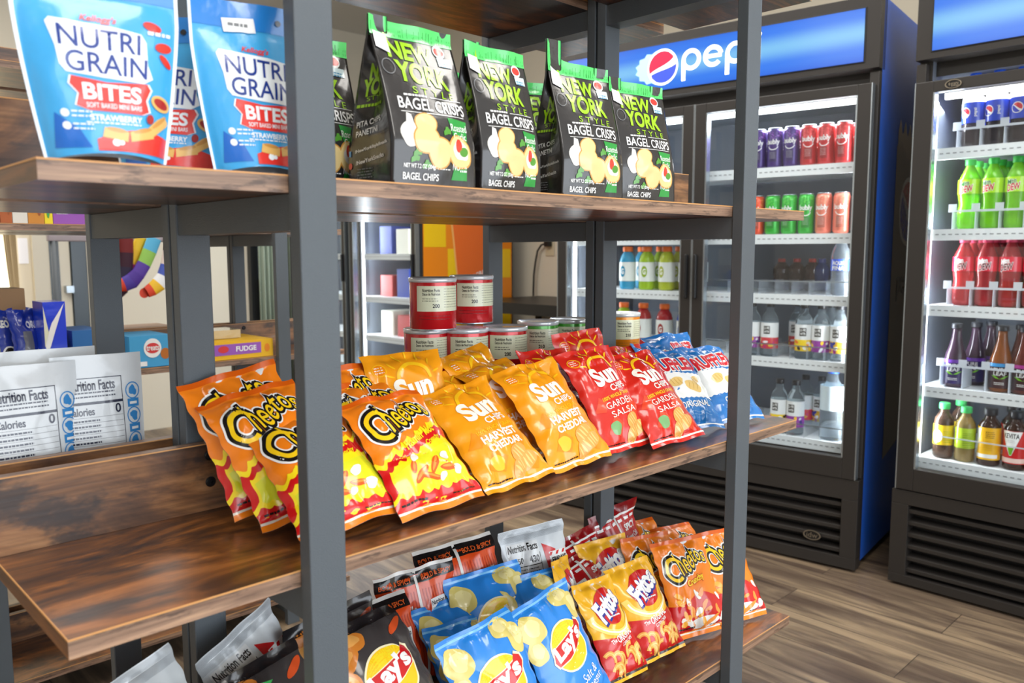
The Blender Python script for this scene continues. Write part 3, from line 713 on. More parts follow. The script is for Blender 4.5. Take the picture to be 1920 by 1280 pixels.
fw = {'w1': 'water bottles with red patterned labels on the fourth shelf of the two-door cooler', 'w2': 'water bottles with yellow patterned labels on the fourth shelf of the two-door cooler',
      'w3': 'water bottles with purple patterned labels on the fourth shelf of the two-door cooler', 'w4': 'water bottles with yellow and magenta wave labels on the fourth shelf of the two-door cooler'}
row(P, cool1, [('w1', sx(5.0)), ('w2', sx(2.9)), ('w3', sx(1.9)), ('w4', sx(.85)), ('w3', sx(6.1))], .09, .733, 'patterned water bottles on the fourth cooler shelf', {k: v.replace('bottles', 'bottle').replace('labels', 'label') if k != 'w3' else v for k, v in fw.items()})
row(P, cool1, [('w1', sx(3.9)), ('w4', sx(1.9))], .2, .733, 'water bottles in the second rank of the fourth cooler shelf', {'w1': 'water bottle with a red patterned label set back on the fourth cooler shelf', 'w4': 'water bottle with a magenta wave label set back on the fourth cooler shelf'})
row(P, cool1, [('w2', sx(4.3)), ('w3', sx(3.3))], .1, .441, 'patterned water bottles on the bottom cooler shelf', {'w2': 'water bottle with a yellow patterned label on the bottom shelf of the two-door cooler', 'w3': 'water bottle with a purple patterned label on the bottom shelf of the two-door cooler'})
row(P, cool1, [('w1', sx(3.6)), ('w4', sx(2.6))], .26, .441, 'water bottles set back on the bottom cooler shelf', {'w1': 'water bottle with a red patterned label set back on the bottom cooler shelf', 'w4': 'water bottle with a magenta wave label set back on the bottom cooler shelf'})
row(P, cool1, [('big', sx(1.15))], .1, .441, 'large water bottles', {'big': 'large clear water bottle with a blue cap at the right of the bottom cooler shelf'})
sl = lambda s: W1-s
fg = {'g_blue': 'sky blue sports drink bottle with an orange cap behind the left cooler door', 'g_lime': 'lime green sports drink bottle with an orange cap behind the left cooler door',
      'g_yellow': 'yellow green sports drink bottle with an orange cap behind the left cooler door', 'g_purple': 'purple sports drink bottle with an orange cap behind the left cooler door'}
row(P, cool1, [('g_blue', sl(1.015)), ('g_lime', sl(.922)), ('g_yellow', sl(.828)), ('g_purple', sl(.735))], .10, .971, 'sports drinks on the third shelf behind the left cooler door', fg)
row(P, cool1, [('g_blue', sl(1.0)), ('g_lime', sl(.91)), ('g_yellow', sl(.82)), ('g_purple', sl(.73))], .20, .971, 'sports drinks in the second rank behind the left cooler door', {k: v.replace('with an orange cap ', 'set back ') for k, v in fg.items()})
row(P, cool1, [('g_lime', sl(1.03)), ('g_red', sl(.935)), ('g_red', sl(.835)), ('g_deep', sl(.74))], .10, .733, 'sports drinks on the fourth shelf behind the left cooler door',
    {'g_lime': 'lime green sports drink bottle on the fourth shelf behind the left cooler door', 'g_red': 'red sports drink bottles on the fourth shelf behind the left cooler door', 'g_deep': 'deep blue sports drink bottle on the fourth shelf behind the left cooler door'})
row(P, cool1, [('g_lime', sl(1.02)), ('g_blue', sl(.93)), ('g_red', sl(.84)), ('g_purple', sl(.75))], .10, 1.193, 'sports drinks on the second shelf behind the left cooler door',
    {'g_lime': 'lime green sports drink bottle on the second shelf behind the left cooler door', 'g_blue': 'sky blue sports drink bottle on the second shelf behind the left cooler door', 'g_red': 'red sports drink bottle on the second shelf behind the left cooler door', 'g_purple': 'purple sports drink bottle on the second shelf behind the left cooler door'})
# the one-door cooler
a = Art(.5); globe(a, -1.2, 10.8, 1.7, 1); a.text('pepsi', 2.2, 15.2, .001+1.2, 3.4, TXTW, .02, 3, rot=90) if 0 else a.text('pepsi', 2.0, 10.8, 2.6, 1.0, TXTW, .02, 3, rot=90)
P['pep'] = bottle('soda_bottle', prof_soda(.033, .235), M('cola_bottle', (70, 62, 66), .1, trans=.55, ior=1.15, coat=.4), M('blue_cap', (30, 90, 220), .4), .016, .018, .235, (.075, .14), ink('pepblue', (38, 70, 196)), .0337, a)
def dew(c, capc, t1, c1, lab, nm):
    a = Art(.4); a.strip(lambda x: 11.2, lambda x: 15.8, -9, 9, ink('dewlab'+nm, lab), 1, 40)
    a.text('Mtn', -.4, 14.4, 2.6, 1.5, TXTW, .06, 2, rot=14, shear=.3); a.text('Mtn', -.4, 14.4, 2.6, 1.5, ink('dewt'+nm, t1), .02, 3, rot=14, shear=.3)
    a.text('DEW', .2, 12.7, 3.9, 1.9, TXTW, .08, 3, rot=12, shear=.3); a.text('DEW', .2, 12.7, 3.9, 1.9, ink('dewu'+nm, c1), .03, 4, rot=12, shear=.3)
    return bottle('soda_bottle', prof_soda(.0325, .222), liq('dew'+nm, c, .45), M('cap'+nm, capc, .4), .016, .019, .222, (.112, .158), ink('dewlab'+nm, lab), .0331, a)
P['dew'] = dew((140, 226, 40), (62, 180, 76), (20, 110, 40), (206, 30, 40), (176, 226, 30), 'g'); P['code'] = dew((196, 60, 66), (224, 70, 110), (250, 250, 250), (120, 20, 40), (226, 30, 60), 'r')
def tea(c, top, nm):
    a = Art(.4); a.strip(lambda x: 8.1, lambda x: 9.2, -9, 9, ink('teatop'+nm, top), 1, 40); a.text('PURE', 0, 7.2, 3.7, 1.1, TXTW, .02, 2); a.text('LEAF', 0, 5.9, 3.7, 1.1, TXTW, .02, 2)
    g = ink('leaf', (120, 190, 50))
    for s in (-1, 1): a.poly([(0, 4.2), (s*1.2, 4.4), (s*2.6, 5.4), (s*1.4, 5.2)], g, 2)
    a.lines(-1.6, 2.9, 1.6, 2, .5, TXTW, 2, hgt=.2)
    return bottle('tea_bottle', prof_tea(.0325, .21), liq('tea'+nm, c, .4), M('black_cap', (38, 40, 48), .4), .017, .016, .21, (.012, .092), ink('tealab'+nm, (46, 38, 84) if nm == 'p' else (60, 34, 40)), .0331, a)
P['tea_p'] = tea((70, 50, 70), (110, 60, 170), 'p'); P['tea_b'] = tea((150, 84, 40), (60, 150, 214), 'b'); P['tea_m'] = tea((120, 60, 50), (170, 60, 140), 'm')
a = Art(.4); a.poly(ell(-1, 7.4, 1.7, 2.1), TXTW, 1); a.lines(1, 9, 3.6, 6, .7, ink('leafy', (120, 160, 30)), 2, hgt=.15)
P['j_yel'] = bottle('juice_bottle', prof_jug(.031, .185), liq('brownjuice', (110, 84, 70), .6), M('green_cap', (72, 206, 110), .4), .017, .02, .185, (.045, .112), ink('jyel', (246, 208, 40)), .0315, a)
a = Art(.4); a.lines(-.4, 9.4, 2.6, 9, .65, ink('dgreen', (84, 120, 20)), 2, hgt=.14)
P['j_grn'] = bottle('juice_bottle', prof_jug(.031, .18), liq('palejuice', (196, 170, 110), .6), M('green_cap', (72, 206, 110), .4), .017, .02, .18, (.045, .112), ink('jgrn', (176, 206, 50)), .0315, a)
a = Art(.4); a.poly([(-3.6, 4), (-3.6, 12), (-1.2, 12), (-2.9, 4)], TXTW, 1); a.lines(.2, 11, 2.9, 4, .6, TXTK, 2, hgt=.16); a.rect(-4, 2.6, 4, 3.8, TXTW, 2); a.lines(-.5, 8, 2.6, 5, .7, ink('ochre', (180, 120, 10)), 2)
P['k_yel'] = bottle('kombucha_bottle', prof_jug(.034, .185), liq('amber', (60, 34, 24), .2), M('black_cap', (38, 40, 48), .4), .020, .022, .185, (.02, .125), ink('kyel', (244, 188, 30)), .0345, a)
a = Art(.4); a.poly([(-3.2, 12.4), (3.2, 12.4), (.3, 4.6), (-.3, 4.6)], TXTW, 1); a.text('KEVITA', 0, 10.9, 4.6, 1.5, TXTK, .02, 2); a.lines(-1.3, 9.4, 1.3, 2, .5, TXTK, 2); a.rect(-9, 2.3, 9, 3.8, ink('pale', (240, 206, 196)), 1)
a.poly([(-.9, 7.2), (.9, 7.2), (.3, 4.8), (-.3, 4.8)], ink('leaf', (120, 190, 50)), 2)
P['k_red'] = bottle('kombucha_bottle', prof_jug(.034, .185), liq('amber', (60, 34, 24), .2), M('black_cap', (38, 40, 48), .4), .020, .022, .185, (.02, .125), ink('kred', (206, 30, 34)), .0345, a)
def lx(px, py, dy=.10): return 1.03-at(px, py, 0, 2.82+dy).y
def r2(keys, y, z, group, fmt): row(P, cool2, keys, y, z, group, fmt)
L5 = [lx(1818, 350)+.0675*k for k in range(6)]
cs = 'in the one-door cooler'
for yy, dd in ((.10, ''), (.175, ' in the second rank'), (.25, ' in the third rank')):
    r2([('pep', x) for x in L5], yy, 1.459, 'soda bottles on its top shelf'+dd, {'pep': 'dark blue-labelled soda bottle'+dd+' '+cs})
    r2([('dew', x) for x in L5], yy, 1.200, 'green soda bottles'+dd, {'dew': 'green soda bottle'+dd+' '+cs})
    r2([('code', x-.003) for x in L5], yy, .953, 'red soda bottles'+dd, {'code': 'red soda bottle'+dd+' '+cs})
T5 = L5
r2([('tea_p', L5[0]-.012), ('tea_b', L5[1]+.055), ('tea_m', L5[2]+.052), ('tea_b', L5[3]+.052)], .10, .682, 'iced tea bottles on the fourth shelf', {'tea_p': 'purple labelled iced tea bottle '+cs, 'tea_b': 'iced tea bottles with light blue topped labels '+cs, 'tea_m': 'iced tea bottle with a magenta topped label '+cs})
r2([('tea_p', L5[0]+.02), ('tea_m', L5[1]+.085)], .19, .682, 'iced tea bottles in the second rank', {'tea_p': 'purple labelled iced tea bottle in the second rank '+cs, 'tea_m': 'magenta labelled iced tea bottle in the second rank '+cs})
r2([('tea_p', L5[0]+.04), ('tea_m', L5[1]+.115)], .28, .682, 'iced tea bottles in the third rank', {'tea_p': 'purple labelled iced tea bottle in the third rank '+cs, 'tea_m': 'magenta labelled iced tea bottle in the third rank '+cs})
bx = [lx(1768, 830), lx(1809, 830), lx(1854, 840), lx(1903, 845)]
r2([('j_yel', bx[0]), ('j_grn', bx[1]), ('k_yel', bx[2]), ('k_red', bx[3]), ('k_yel', bx[3]+.076)], .10, .438, 'bottles on the bottom shelf of the one-door cooler',
   {'j_yel': 'juice bottle with a yellow label and green cap '+cs, 'j_grn': 'juice bottle with a green label and green cap '+cs, 'k_yel': 'dark bottles with yellow labels on the bottom shelf '+cs, 'k_red': 'dark bottle with a red and white label on the bottom shelf '+cs})
r2([('j_yel', bx[0]+.02), ('k_red', bx[3]-.035)], .2, .438, 'bottles set back on the bottom shelf', {'j_yel': 'juice bottle with a yellow label set back '+cs, 'k_red': 'dark bottle with a red label set back '+cs})
# bottle guards at the front of the one-door cooler shelves
CLRP = M('clear_divider', (200, 210, 220), .1, alpha=.22, coat=.5)
GUARD = M('frosted_guard', (226, 232, 240), .35, alpha=.7)
for z, hh, off in ((1.459, .055, -.034), (1.200, .055, -.034), (.953, .055, -.037), (.682, .07, -.045), (.438, .075, -.034)):
    m = MB(); x0 = L5[0]+off; thin = .007 if z > .5 else .004
    m.box((.1, .058, z+hh), (.66, .060, z+hh+thin), GUARD)
    g = m.obj('bottle_guard', cool2)
    for k in range(9):
        xx = x0+.0675*k
        if z < .5: continue
        if .1 < xx < .65: MB().box((xx-.012, .0575, z+hh), (xx+.012, .0605, z+hh+.026), GUARD).obj('guard_tab', g); MB().box((xx-.001, .06, z+.001), (xx+.001, .3, z+hh), GUARD).obj('lane_divider', g)
for z in (.971, .733, .441):
    m = MB(); m.box((W1-.62, .048, z+.048), (W1-.05, .050, z+.052), CHROME)
    g = m.obj('bottle_guard', cool1)
    for k in range(9):
        xx = W1-(.068+.0625*(k-.5)); MB().box((xx-.001, .05, z+.001), (xx+.001, .3, z+.05), CLRP).obj('lane_divider', g)
# printed wrap on the blue side of the two-door cooler: a tall glass of cola and an emblem
m = MB(); br = M('cola_print', (44, 24, 20), .2, coat=.5, var=.5, bscale=14, bump=0)
A = Art(6.)
A.strip(lambda x: 30+.2*x, lambda x: 150+3*math.sin(x*.25), 26, 56, br, 1, 20)
A.strip(lambda x: 150+3*math.sin(x*.25), lambda x: 158+2.5*math.sin(x*.9), 27, 56, M('foam_print', (120, 100, 90), .2, coat=.5, var=.4, bscale=60), 1, 24)
globe(A, 46, 128, 13, 2, rot=-20); A.text('pepsi', 47, 100, 24, 11, M('print_dull_white', (150, 150, 150), .3), .02, 3)
A.wrap(m, lambda X, Y: np.stack([E1W+X*0+.0005, X/100, Y/100], 1), base=.0004, step=.0004)
o = m.obj('side_print', cool1)

# ------------------------------------------------------------------ printed artwork of the snack bags (cm, 12 x 17)
ORG = ink('snack_orange', (244, 132, 28)); ORG2 = ink('snack_orange_dark', (214, 92, 16)); FLY = ink('flame_yellow', (250, 222, 30)); LIME = ink('lime_field', (222, 222, 40))
REDB = ink('bag_red', (206, 24, 26)); SEALW = ink('seal_white', (240, 232, 220)); SILV = ink('back_silver', (206, 206, 204)); PUFF = ink('puff', (232, 92, 28)); PUFF2 = ink('puff_light', (246, 150, 60))
def flame(base, amp, seed):
    rn = random.Random(seed); ks = [(rn.uniform(2.2, 3.4), rn.random()*6), (rn.uniform(4.2, 6), rn.random()*6)]
    def f(x):
        v = sum(abs(((x*k+p)/math.pi) % 2-1)**1.5 for k, p in ks)/2
        return base(x)+amp*v
    return f
def bulge_up(k=.12, s=0.):
    def fn(V, w, h):
        u = V[:, 0]/(w/2); V = V.copy(); V[:, 1] = V[:, 1]*(1-s*u*.5)+k*h*(1-u*u); return V
    return fn
def cheetos(kind, seed=0):
    A = Art(.42)
    A.strip(lambda x: 0, lambda x: .75, -6, 6, ORG, 1, 30); A.strip(lambda x: .7, lambda x: 1.0, -6, 6, SEALW, 2, 30)
    A.strip(lambda x: 16.3, lambda x: 17, -6, 6, ORG2, 1, 30)
    if kind == 'hot':
        d = lambda x: 8.4+.38*x
        A.strip(lambda x: .98, flame(lambda x: d(x)+.6, 1.3, 3), -6, 6, FLY, 1, 110)
        A.strip(lambda x: .98, flame(lambda x: d(x)-.1, 1.1, 3), -6, 6, REDB, 2, 110)
        A.strip(lambda x: 2.4, flame(lambda x: min(7.2+.30*x, 8.4), .8, 5), -5.2, 5.6, FLY, 3, 100)
        A.strip(lambda x: 2.4, lambda x: 6.6+.28*x, -4.9, 5.4, LIME, 4, 50)
        A.strip(lambda x: .98, flame(lambda x: 2.5, .9, 8), -6, 6, FLY, 5, 110); A.strip(lambda x: .98, flame(lambda x: 1.9, .8, 8), -6, 6, REDB, 6, 110)
        for x, y, r, l in ((-1.6, 4.3, 35, 3.0), (-.6, 3.8, -22, 3.2), (.6, 5.0, 50, 2.6), (-2.2, 5.4, 70, 1.7), (2.2, 4.2, -10, 2.2)): A.poly(ell(x, y, l/2, .42, 20, r, .05, int(l*10)), PUFF, 7); A.poly(ell(x+.05, y+.1, l/2*.8, .16, 16, r), PUFF2, 8)
        for x, y, a in ((2.6, 5.8, .9), (3.6, 3.9, 1.0), (-1.4, 6.6, .7), (1.1, 3.4, .6)): A.poly(ell(x, y, a, a*.62, 18, 40, .08, int(a*9)), ink('glove_white', (244, 240, 232)), 8)
        A.text("Flamin' Hot", .9, 9.3, 5.6, 1.15, FLY, .03, 8, rot=20, shear=.2); A.text('Crunchy', 2.6, 8.4, 3.0, .75, FLY, .02, 8, rot=20, shear=.2)
        ly = 12.6
    else:
        A.strip(lambda x: .98, lambda x: 6.2+.8*math.sin(x*.6+1), -6, 6, REDB, 1, 40)
        rn = random.Random(7)
        for i in range(26):
            x, y = rn.uniform(-4.6, 5.2), rn.uniform(1.8, 7.6)
            A.poly(ell(x, y, rn.uniform(.5, 1.05), rn.uniform(.3, .5), 14, rn.uniform(0, 180), .1, i), [PUFF2, ink('glove_white', (244, 240, 232)), ink('cheesebit', (248, 176, 60))][i % 3], 2+i % 4)
        A.poly(ell(.5, 2.0, 3.6, .9, 24), TXTW, 3)
        A.poly(ell(1.6, 1.9, 2.6, .35, 16, 20), PUFF2, 6)
        A.text('Crunchy', .6, 9.1, 4.2, 1.3, FLY, .03, 5, rot=14, shear=.2); A.text('Crunchy', .6, 9.1, 4.2, 1.3, REDB, .09, 4, rot=14, shear=.2)
        ly = 12.3
    def lw_(V, w, h):
        u = V[:, 0]/(w/2); V = V.copy(); V[:, 1] = V[:, 1]*(1.1-.28*u)+.35*np.sin(u*5)+.5*(1-u*u); return V
    LY = ink('logo_yellow', (250, 206, 30))
    for m, o, o2, l in ((TXTW, .125, .10, 4), (TXTK, .085, .065, 5), (LY, .005, .0, 6)):
        A.text('heetos', 1.15, ly+.45, 6.9, 3.0, m, o, l, rot=14, warp=lw_); A.arc(-3.1, ly-.7, 1.25-o2*5, 1.75+o2*6, 52-o2*160, 318+o2*160, m, l, ey=1.28, rot=-8, n=30)
    A.lines(-5.3, 1.5, -1.5, 1, .3, TXTK, 9, hgt=.22); A.lines(1.5, 1.3, 5.3, 1, .3, TXTK, 9, hgt=.1)
    return A
def cheetos_back():
    A = Art(.6); A.rect(-5, 3, -1, 14, TXTW, 1); A.lines(-4.8, 13, -1.3, 18, .5, TXTK, 2); A.lines(0, 13, 5, 20, .5, TXTK, 2); return A
def sunchips(c, dark, flav, sub, fc, veg):
    A = Art(.42); SY = ink('sun_yellow', (252, 196, 30)); SW = ink('sun_white', (250, 244, 230)); D = ink('sundark'+flav, dark)
    A.strip(lambda x: .55, lambda x: .85, -6, 6, SW, 2, 30)
    for x, y, w in ((-2.5, 3.5, 3.4), (2.5, 6, 3.6), (3.4, 2.4, 2.6), (-3.8, 7, 2.6)): A.poly([(x-w/2, y-.8), (x+w*.1, y+w*.5), (x+w*.6, y+.2), (x+w*.2, y-w*.45)], D, 1)
    cx, cy = .6, 12.5
    A.arc(cx, cy, 2.35, 2.85, 8, 180, SY, 3, n=30)
    for a in (12, 36, 60, 84, 108, 132, 156):
        q = R(a+8); x, y = cx+3.9*math.cos(q), cy+3.9*math.sin(q)
        A.poly(ell(x, y, .75, .13, 12, a+8), SY, 3)
    A.text('Sun', .1, 11.7, 5.6, 2.9, SW, .045, 4, rot=8); A.text('CHIPS', 1.6, 9.5, 3.9, 1.0, SW, .02, 4, rot=8)
    A.text('100% WHOLE GRAIN', .4, 8.1, 6.8, .55, SY, .02, 4, rot=6)
    A.text(flav, .4, 6.9, 6.4, 1.05, SW, .035 if 'HAR' in flav else .0, 4, rot=5); A.text(sub, .5, 5.5, 6.0, .95, SW, .035 if 'HAR' in flav else .0, 4, rot=5)
    CH = ink('chip_tan', (222, 160, 80)); CH2 = ink('chip_tan_light', (240, 196, 120))
    for x, y, r in ((1.6, 3.9, 30), (2.9, 2.7, 24), (.9, 2.0, 34)):
        A.poly(ell(x, y, 1.7, 1.0, 20, r, .04, int(x*10)), CH, 3)
        for k in (-.6, 0, .6): A.poly(ell(x+k*1.1*math.cos(R(r)), y+k*1.1*math.sin(R(r)), .16, .8, 12, r), CH2, 4)
    A.poly(ell(-2.4, 3.3, 1.1, 1.0, 20, 20, .08, 4), veg, 3)
    A.poly(ell(-4.2, 14.6, .95, .85, 20), SY, 2); A.poly(ell(-4.2, 14.6, .85, .75, 20), D, 3); A.lines(-4.8, 14.9, -3.6, 3, .35, SW, 4, hgt=.12)
    A.lines(-5.2, 1.1, -.6, 1, .3, TXTK, 4, hgt=.12)
    return A
def ruffles():
    A = Art(.42); W = ink('ruf_white', (240, 242, 240)); zz = lambda b, a=.22: (lambda x: b+a*abs(((x*1.8) % 2)-1))
    A.strip(zz(5.2), zz(10.6), -6, 6, W, 1, 90); A.strip(lambda x: .5, lambda x: .8, -6, 6, W, 2, 30)
    Y1 = ink('potato', (232, 198, 120)); Y2 = ink('potato_dark', (206, 162, 84))
    for x, y, a, r in ((-1.8, 8.6, 1.6, 20), (1.6, 7.6, 1.9, -20), (3.2, 9.2, 1.2, 40)):
        A.poly(ell(x, y, a, a*.62, 20, r, .06, int(a*9)), Y1, 2)
        for k in (-.5, 0, .5): A.poly(ell(x+k*a, y+.05, .08, a*.5, 10, r), Y2, 3)
    A.text('RUFFLES', 0, 12.7, 9.4, 2.7, W, .12, 3, rot=5); A.text('RUFFLES', 0, 12.7, 9.4, 2.7, ink('ruf_red', (206, 30, 44)), .05, 4, rot=5)
    A.text('ORIGINAL', .6, 4.1, 6.4, 1.1, W, .02, 3, rot=3); A.lines(-3, 2.6, 4, 2, .5, ink('ruf_light', (140, 190, 226)), 3)
    return A
def lays(dark=False):
    A = Art(.42); CHP = ink('chip_orange', (214, 130, 50)) if dark else ink('chip_pale', (226, 208, 120)); C2 = ink('chip_orange_hi', (232, 166, 86)) if dark else ink('chip_pale_hi', (240, 226, 158))
    for x, y, a, b, r in ((-4.1, 13.6, 1.9, 2.1, 20), (3.2, 15.2, 1.9, 1.3, -15), (5.0, 13.4, 1.5, 2.0, 10), (-4.8, 10.6, 1.3, 1.7, 0)) if not dark else ((-4.3, 13.2, 2.1, 1.7, 10), (-4.9, 10.0, 1.6, 2.4, 20), (-2.6, 14.8, 2.3, 1.3, -12)):
        A.poly(ell(x, y, a, b, 24, r, .05, int(a*9)), CHP, 1); A.poly(ell(x+.2, y+.2, a*.6, b*.6, 18, r, .08, 3), C2, 2)
    cx, cy = .5, 9.2
    A.poly(ell(cx, cy, 3.75, 3.45, 44, 10), ink('lays_rim', (250, 240, 200)), 3); A.poly(ell(cx, cy, 3.5, 3.2, 44, 10), ink('lays_yellow', (252, 200, 30)), 4)
    A.poly(ell(cx, cy+1.2, 3.0, 1.9, 30, 10), ink('lays_yellow2', (250, 220, 40)), 4)
    rb = [(-3.9, -1.0), (-3.4, -1.9), (-1, -1.7), (1.4, -.9), (3.5, .1), (4.0, 1.4), (3.9, 2.4), (3.0, 2.9), (2.4, 2.0), (.6, 1.5), (-1.8, 1.0), (-3.5, .7)]
    A.poly([(cx+x, cy+y) for x, y in rb], ink('lays_rim', (250, 240, 200)), 5); A.poly([(cx+x*.94, cy+y*.9) for x, y in rb], ink('lays_red', (204, 26, 30)), 6)
    A.text("Lay's", cx, cy+.25, 6.2, 2.7, TXTW, .045, 7, rot=14)
    if dark:
        A.strip(lambda x: 15.6, lambda x: 17, -6, 6, ink('charcoal', (30, 28, 30)), 3, 30); A.poly(ell(4.2, 14.2, 1.6, .5, 20, 30), ink('brush_orange', (214, 84, 40)), 3)
        A.text('Barbecue', .8, 4.0, 6.2, 1.5, TXTW, .02, 4, rot=8)
    else:
        A.text('Salt &', 2.2, 4.4, 3.4, 1.3, TXTW, .0, 4, rot=12); A.text('Vinegar', 2.4, 2.9, 4.4, 1.4, TXTW, .0, 4, rot=12)
        A.strip(lambda x: 16.2, lambda x: 16.5, -6, 6, ink('lays_pale_blue', (120, 190, 240)), 1, 30)
    return A
def fritos():
    A = Art(.42); Wt = TXTW
    A.strip(lambda x: .9, lambda x: 7.4+.02*x*x*0-.9*math.cos(x*.3), -6, 6, ink('frito_red', (200, 30, 28)), 1, 40)
    A.arc(.2, 11.8, 5.0, 6.2, 190, 350, ink('frito_cream', (252, 222, 120)), 2, ey=.82, n=36); A.arc(.2, 11.8, 5.4, 5.7, 200, 340, Wt, 3, ey=.82, n=36)
    A.poly(ell(.2, 11.9, 3.9, 3.1, 36, 20, .03, 2), ink('frito_red', (200, 30, 28)), 3)
    for m, o, l, d in ((ink('frito_blue', (40, 44, 140)), .10, 4, .18), (Wt, .055, 5, 0)): A.text('Fritos', .2+d, 12.3-d, 7.6, 3.2, m, o, l, rot=24, shear=.1)
    A.lines(-1.4, 9.9, 2.4, 1, .3, Wt, 5, hgt=.22)
    A.text('The', -2.6, 6.2, 1.3, .7, Wt, .01, 4, rot=12); A.text('ORIGINAL', .8, 6.7, 5.0, 1.2, Wt, .02, 4, rot=12); A.text('CORN CHIPS', 1.0, 5.6, 3.6, .55, Wt, .01, 4, rot=12)
    rn = random.Random(4); CN = ink('corn', (232, 168, 76)); CN2 = ink('corn_hi', (246, 200, 116))
    for i in range(17):
        x, y = rn.uniform(-5, 5), rn.uniform(1.2, 5.2); r = rn.uniform(-80, 80)
        if y > 4.2 and x > -3: y -= 1.4
        A.arc(x, y, .75, 1.45, 0+r, 170+r, CN, 3+i % 3, n=12); A.arc(x, y, 1.0, 1.2, 10+r, 160+r, CN2, 6, n=12)
    A.strip(lambda x: .5, lambda x: .9, -6, 6, ink('dark_band', (60, 50, 44)), 2, 30)
    return A
def ridged():          # back of an orange ridged bag with a black top band and a white centre seam
    A = Art(.42); A.strip(lambda x: 14.9, lambda x: 17, -6, 6, TXTK, 1, 30)
    dk = ink('ridge_dark', (190, 52, 16))
    for k in range(26): A.rect(-6+k*.47, .8, -6+k*.47+.16, 14, dk, 1)
    A.rect(-.28, .6, .12, 17, ink('fin_seam', (222, 218, 212)), 3)
    A.text('BOLD & SPICY', -3.1, 15.5, 4.6, .6, ink('spicy', (222, 96, 40)), .02, 3); A.text('BOLD & SPICY', 3.1, 15.5, 4.6, .6, ink('spicy', (222, 96, 40)), .02, 3)
    A.text('Nashville', -3.0, 11.4, 4.4, 1.1, TXTW, .02, 3, rot=8, shear=.3); A.text('Hot', -2.4, 9.6, 2.2, 1.1, TXTW, .02, 3, rot=8, shear=.3)
    A.rect(1.4, 4.4, 5.2, 12.4, TXTW, 2); A.rect(1.55, 4.55, 5.05, 11.2, ink('panel_grey', (210, 208, 204)), 3); A.text('Nutrition Facts', 3.3, 11.8, 3.4, .6, TXTK, .02, 4); A.lines(1.7, 10.8, 4.9, 11, .5, TXTK, 4, hgt=.14)
    A.strip(lambda x: 16.5, lambda x: 17, -6, 6, ink('fin_seam', (222, 218, 212)), 2, 30)
    return A
def fridays():
    A = Art(.42); RD = ink('diamond_red', (208, 30, 34))
    for k in range(18): A.rect(-6, 15.1+k*.1, 6, 15.14+k*.1, ink('crimp_grey', (172, 178, 184)), 1)
    A.rect(-5.2, 2, .2, 14.8, ink('panel_white', (232, 234, 234)), 1); A.rect(-5.1, 11.0, .1, 11.15, TXTK, 2); A.rect(-5.1, 2.1, -5.0, 12.9, TXTK, 2); A.rect(.1, 2.1, .2, 12.9, TXTK, 2)
    A.text('Nutrition Facts', -2.5, 14.0, 4.9, 1.1, TXTK, .02, 3); A.text('150', -3.6, 12.0, 1.5, .9, TXTK, .02, 3); A.text('430', -1.0, 12.0, 1.7, 1.0, TXTK, .03, 3); A.lines(-4.8, 11.0, -.2, 4, .5, TXTK, 3, hgt=.13); A.lines(-4.8, 9.0, -.2, 13, .5, TXTK, 3, hgt=.13)
    A.poly([(.9, 14.0), (3.4, 12.6), (1.5, 7.2)], RD, 1); A.rect(1.9, 9.8, 6, 12.4, TXTW, 2); A.rect(2.0, 10.4, 6, 11.7, TXTW, 2)
    for x, y in ((2.2, 12.0), (3.7, 12.0), (5.2, 12.0), (2.9, 9.9), (4.4, 9.9), (5.7, 9.9)): A.poly([(x-.5, y-.25), (x+.1, y-.25), (x+.5, y+.3), (x-.1, y+.3)], RD, 3)
    A.text('FRIDAYS', 4.0, 11.0, 3.3, .85, TXTK, .03, 4); A.text('POTATO', 3.9, 8.2, 3.6, 1.0, TXTK, .0, 3); A.text('SKINS', 3.9, 6.8, 2.9, 1.0, TXTK, .0, 3)
    return A
def redbag():
    A = Art(.42); A.strip(lambda x: 15.4, lambda x: 17, -6, 6, ink('dark_red', (140, 16, 22)), 1, 30); A.rect(-.3, .6, .1, 17, ink('fin_seam', (222, 218, 212)), 3)
    A.strip(lambda x: 15.0, lambda x: 15.35, -6, 6, TXTW, 2, 30); A.rect(-5, 2, -1, 12.5, TXTW, 1); A.lines(-4.8, 12, -1.3, 18, .55, TXTK, 2); A.text('SPICY', 3.0, 12.8, 3.4, 1.1, TXTW, .03, 3); A.text('Sweet Chili', 3.0, 11, 4.2, .9, TXTW, .01, 3)
    for k in range(6): A.rect(-5.4+k*1.9, 14.0, -4.2+k*1.9, 14.5, TXTW, 2)
    return A
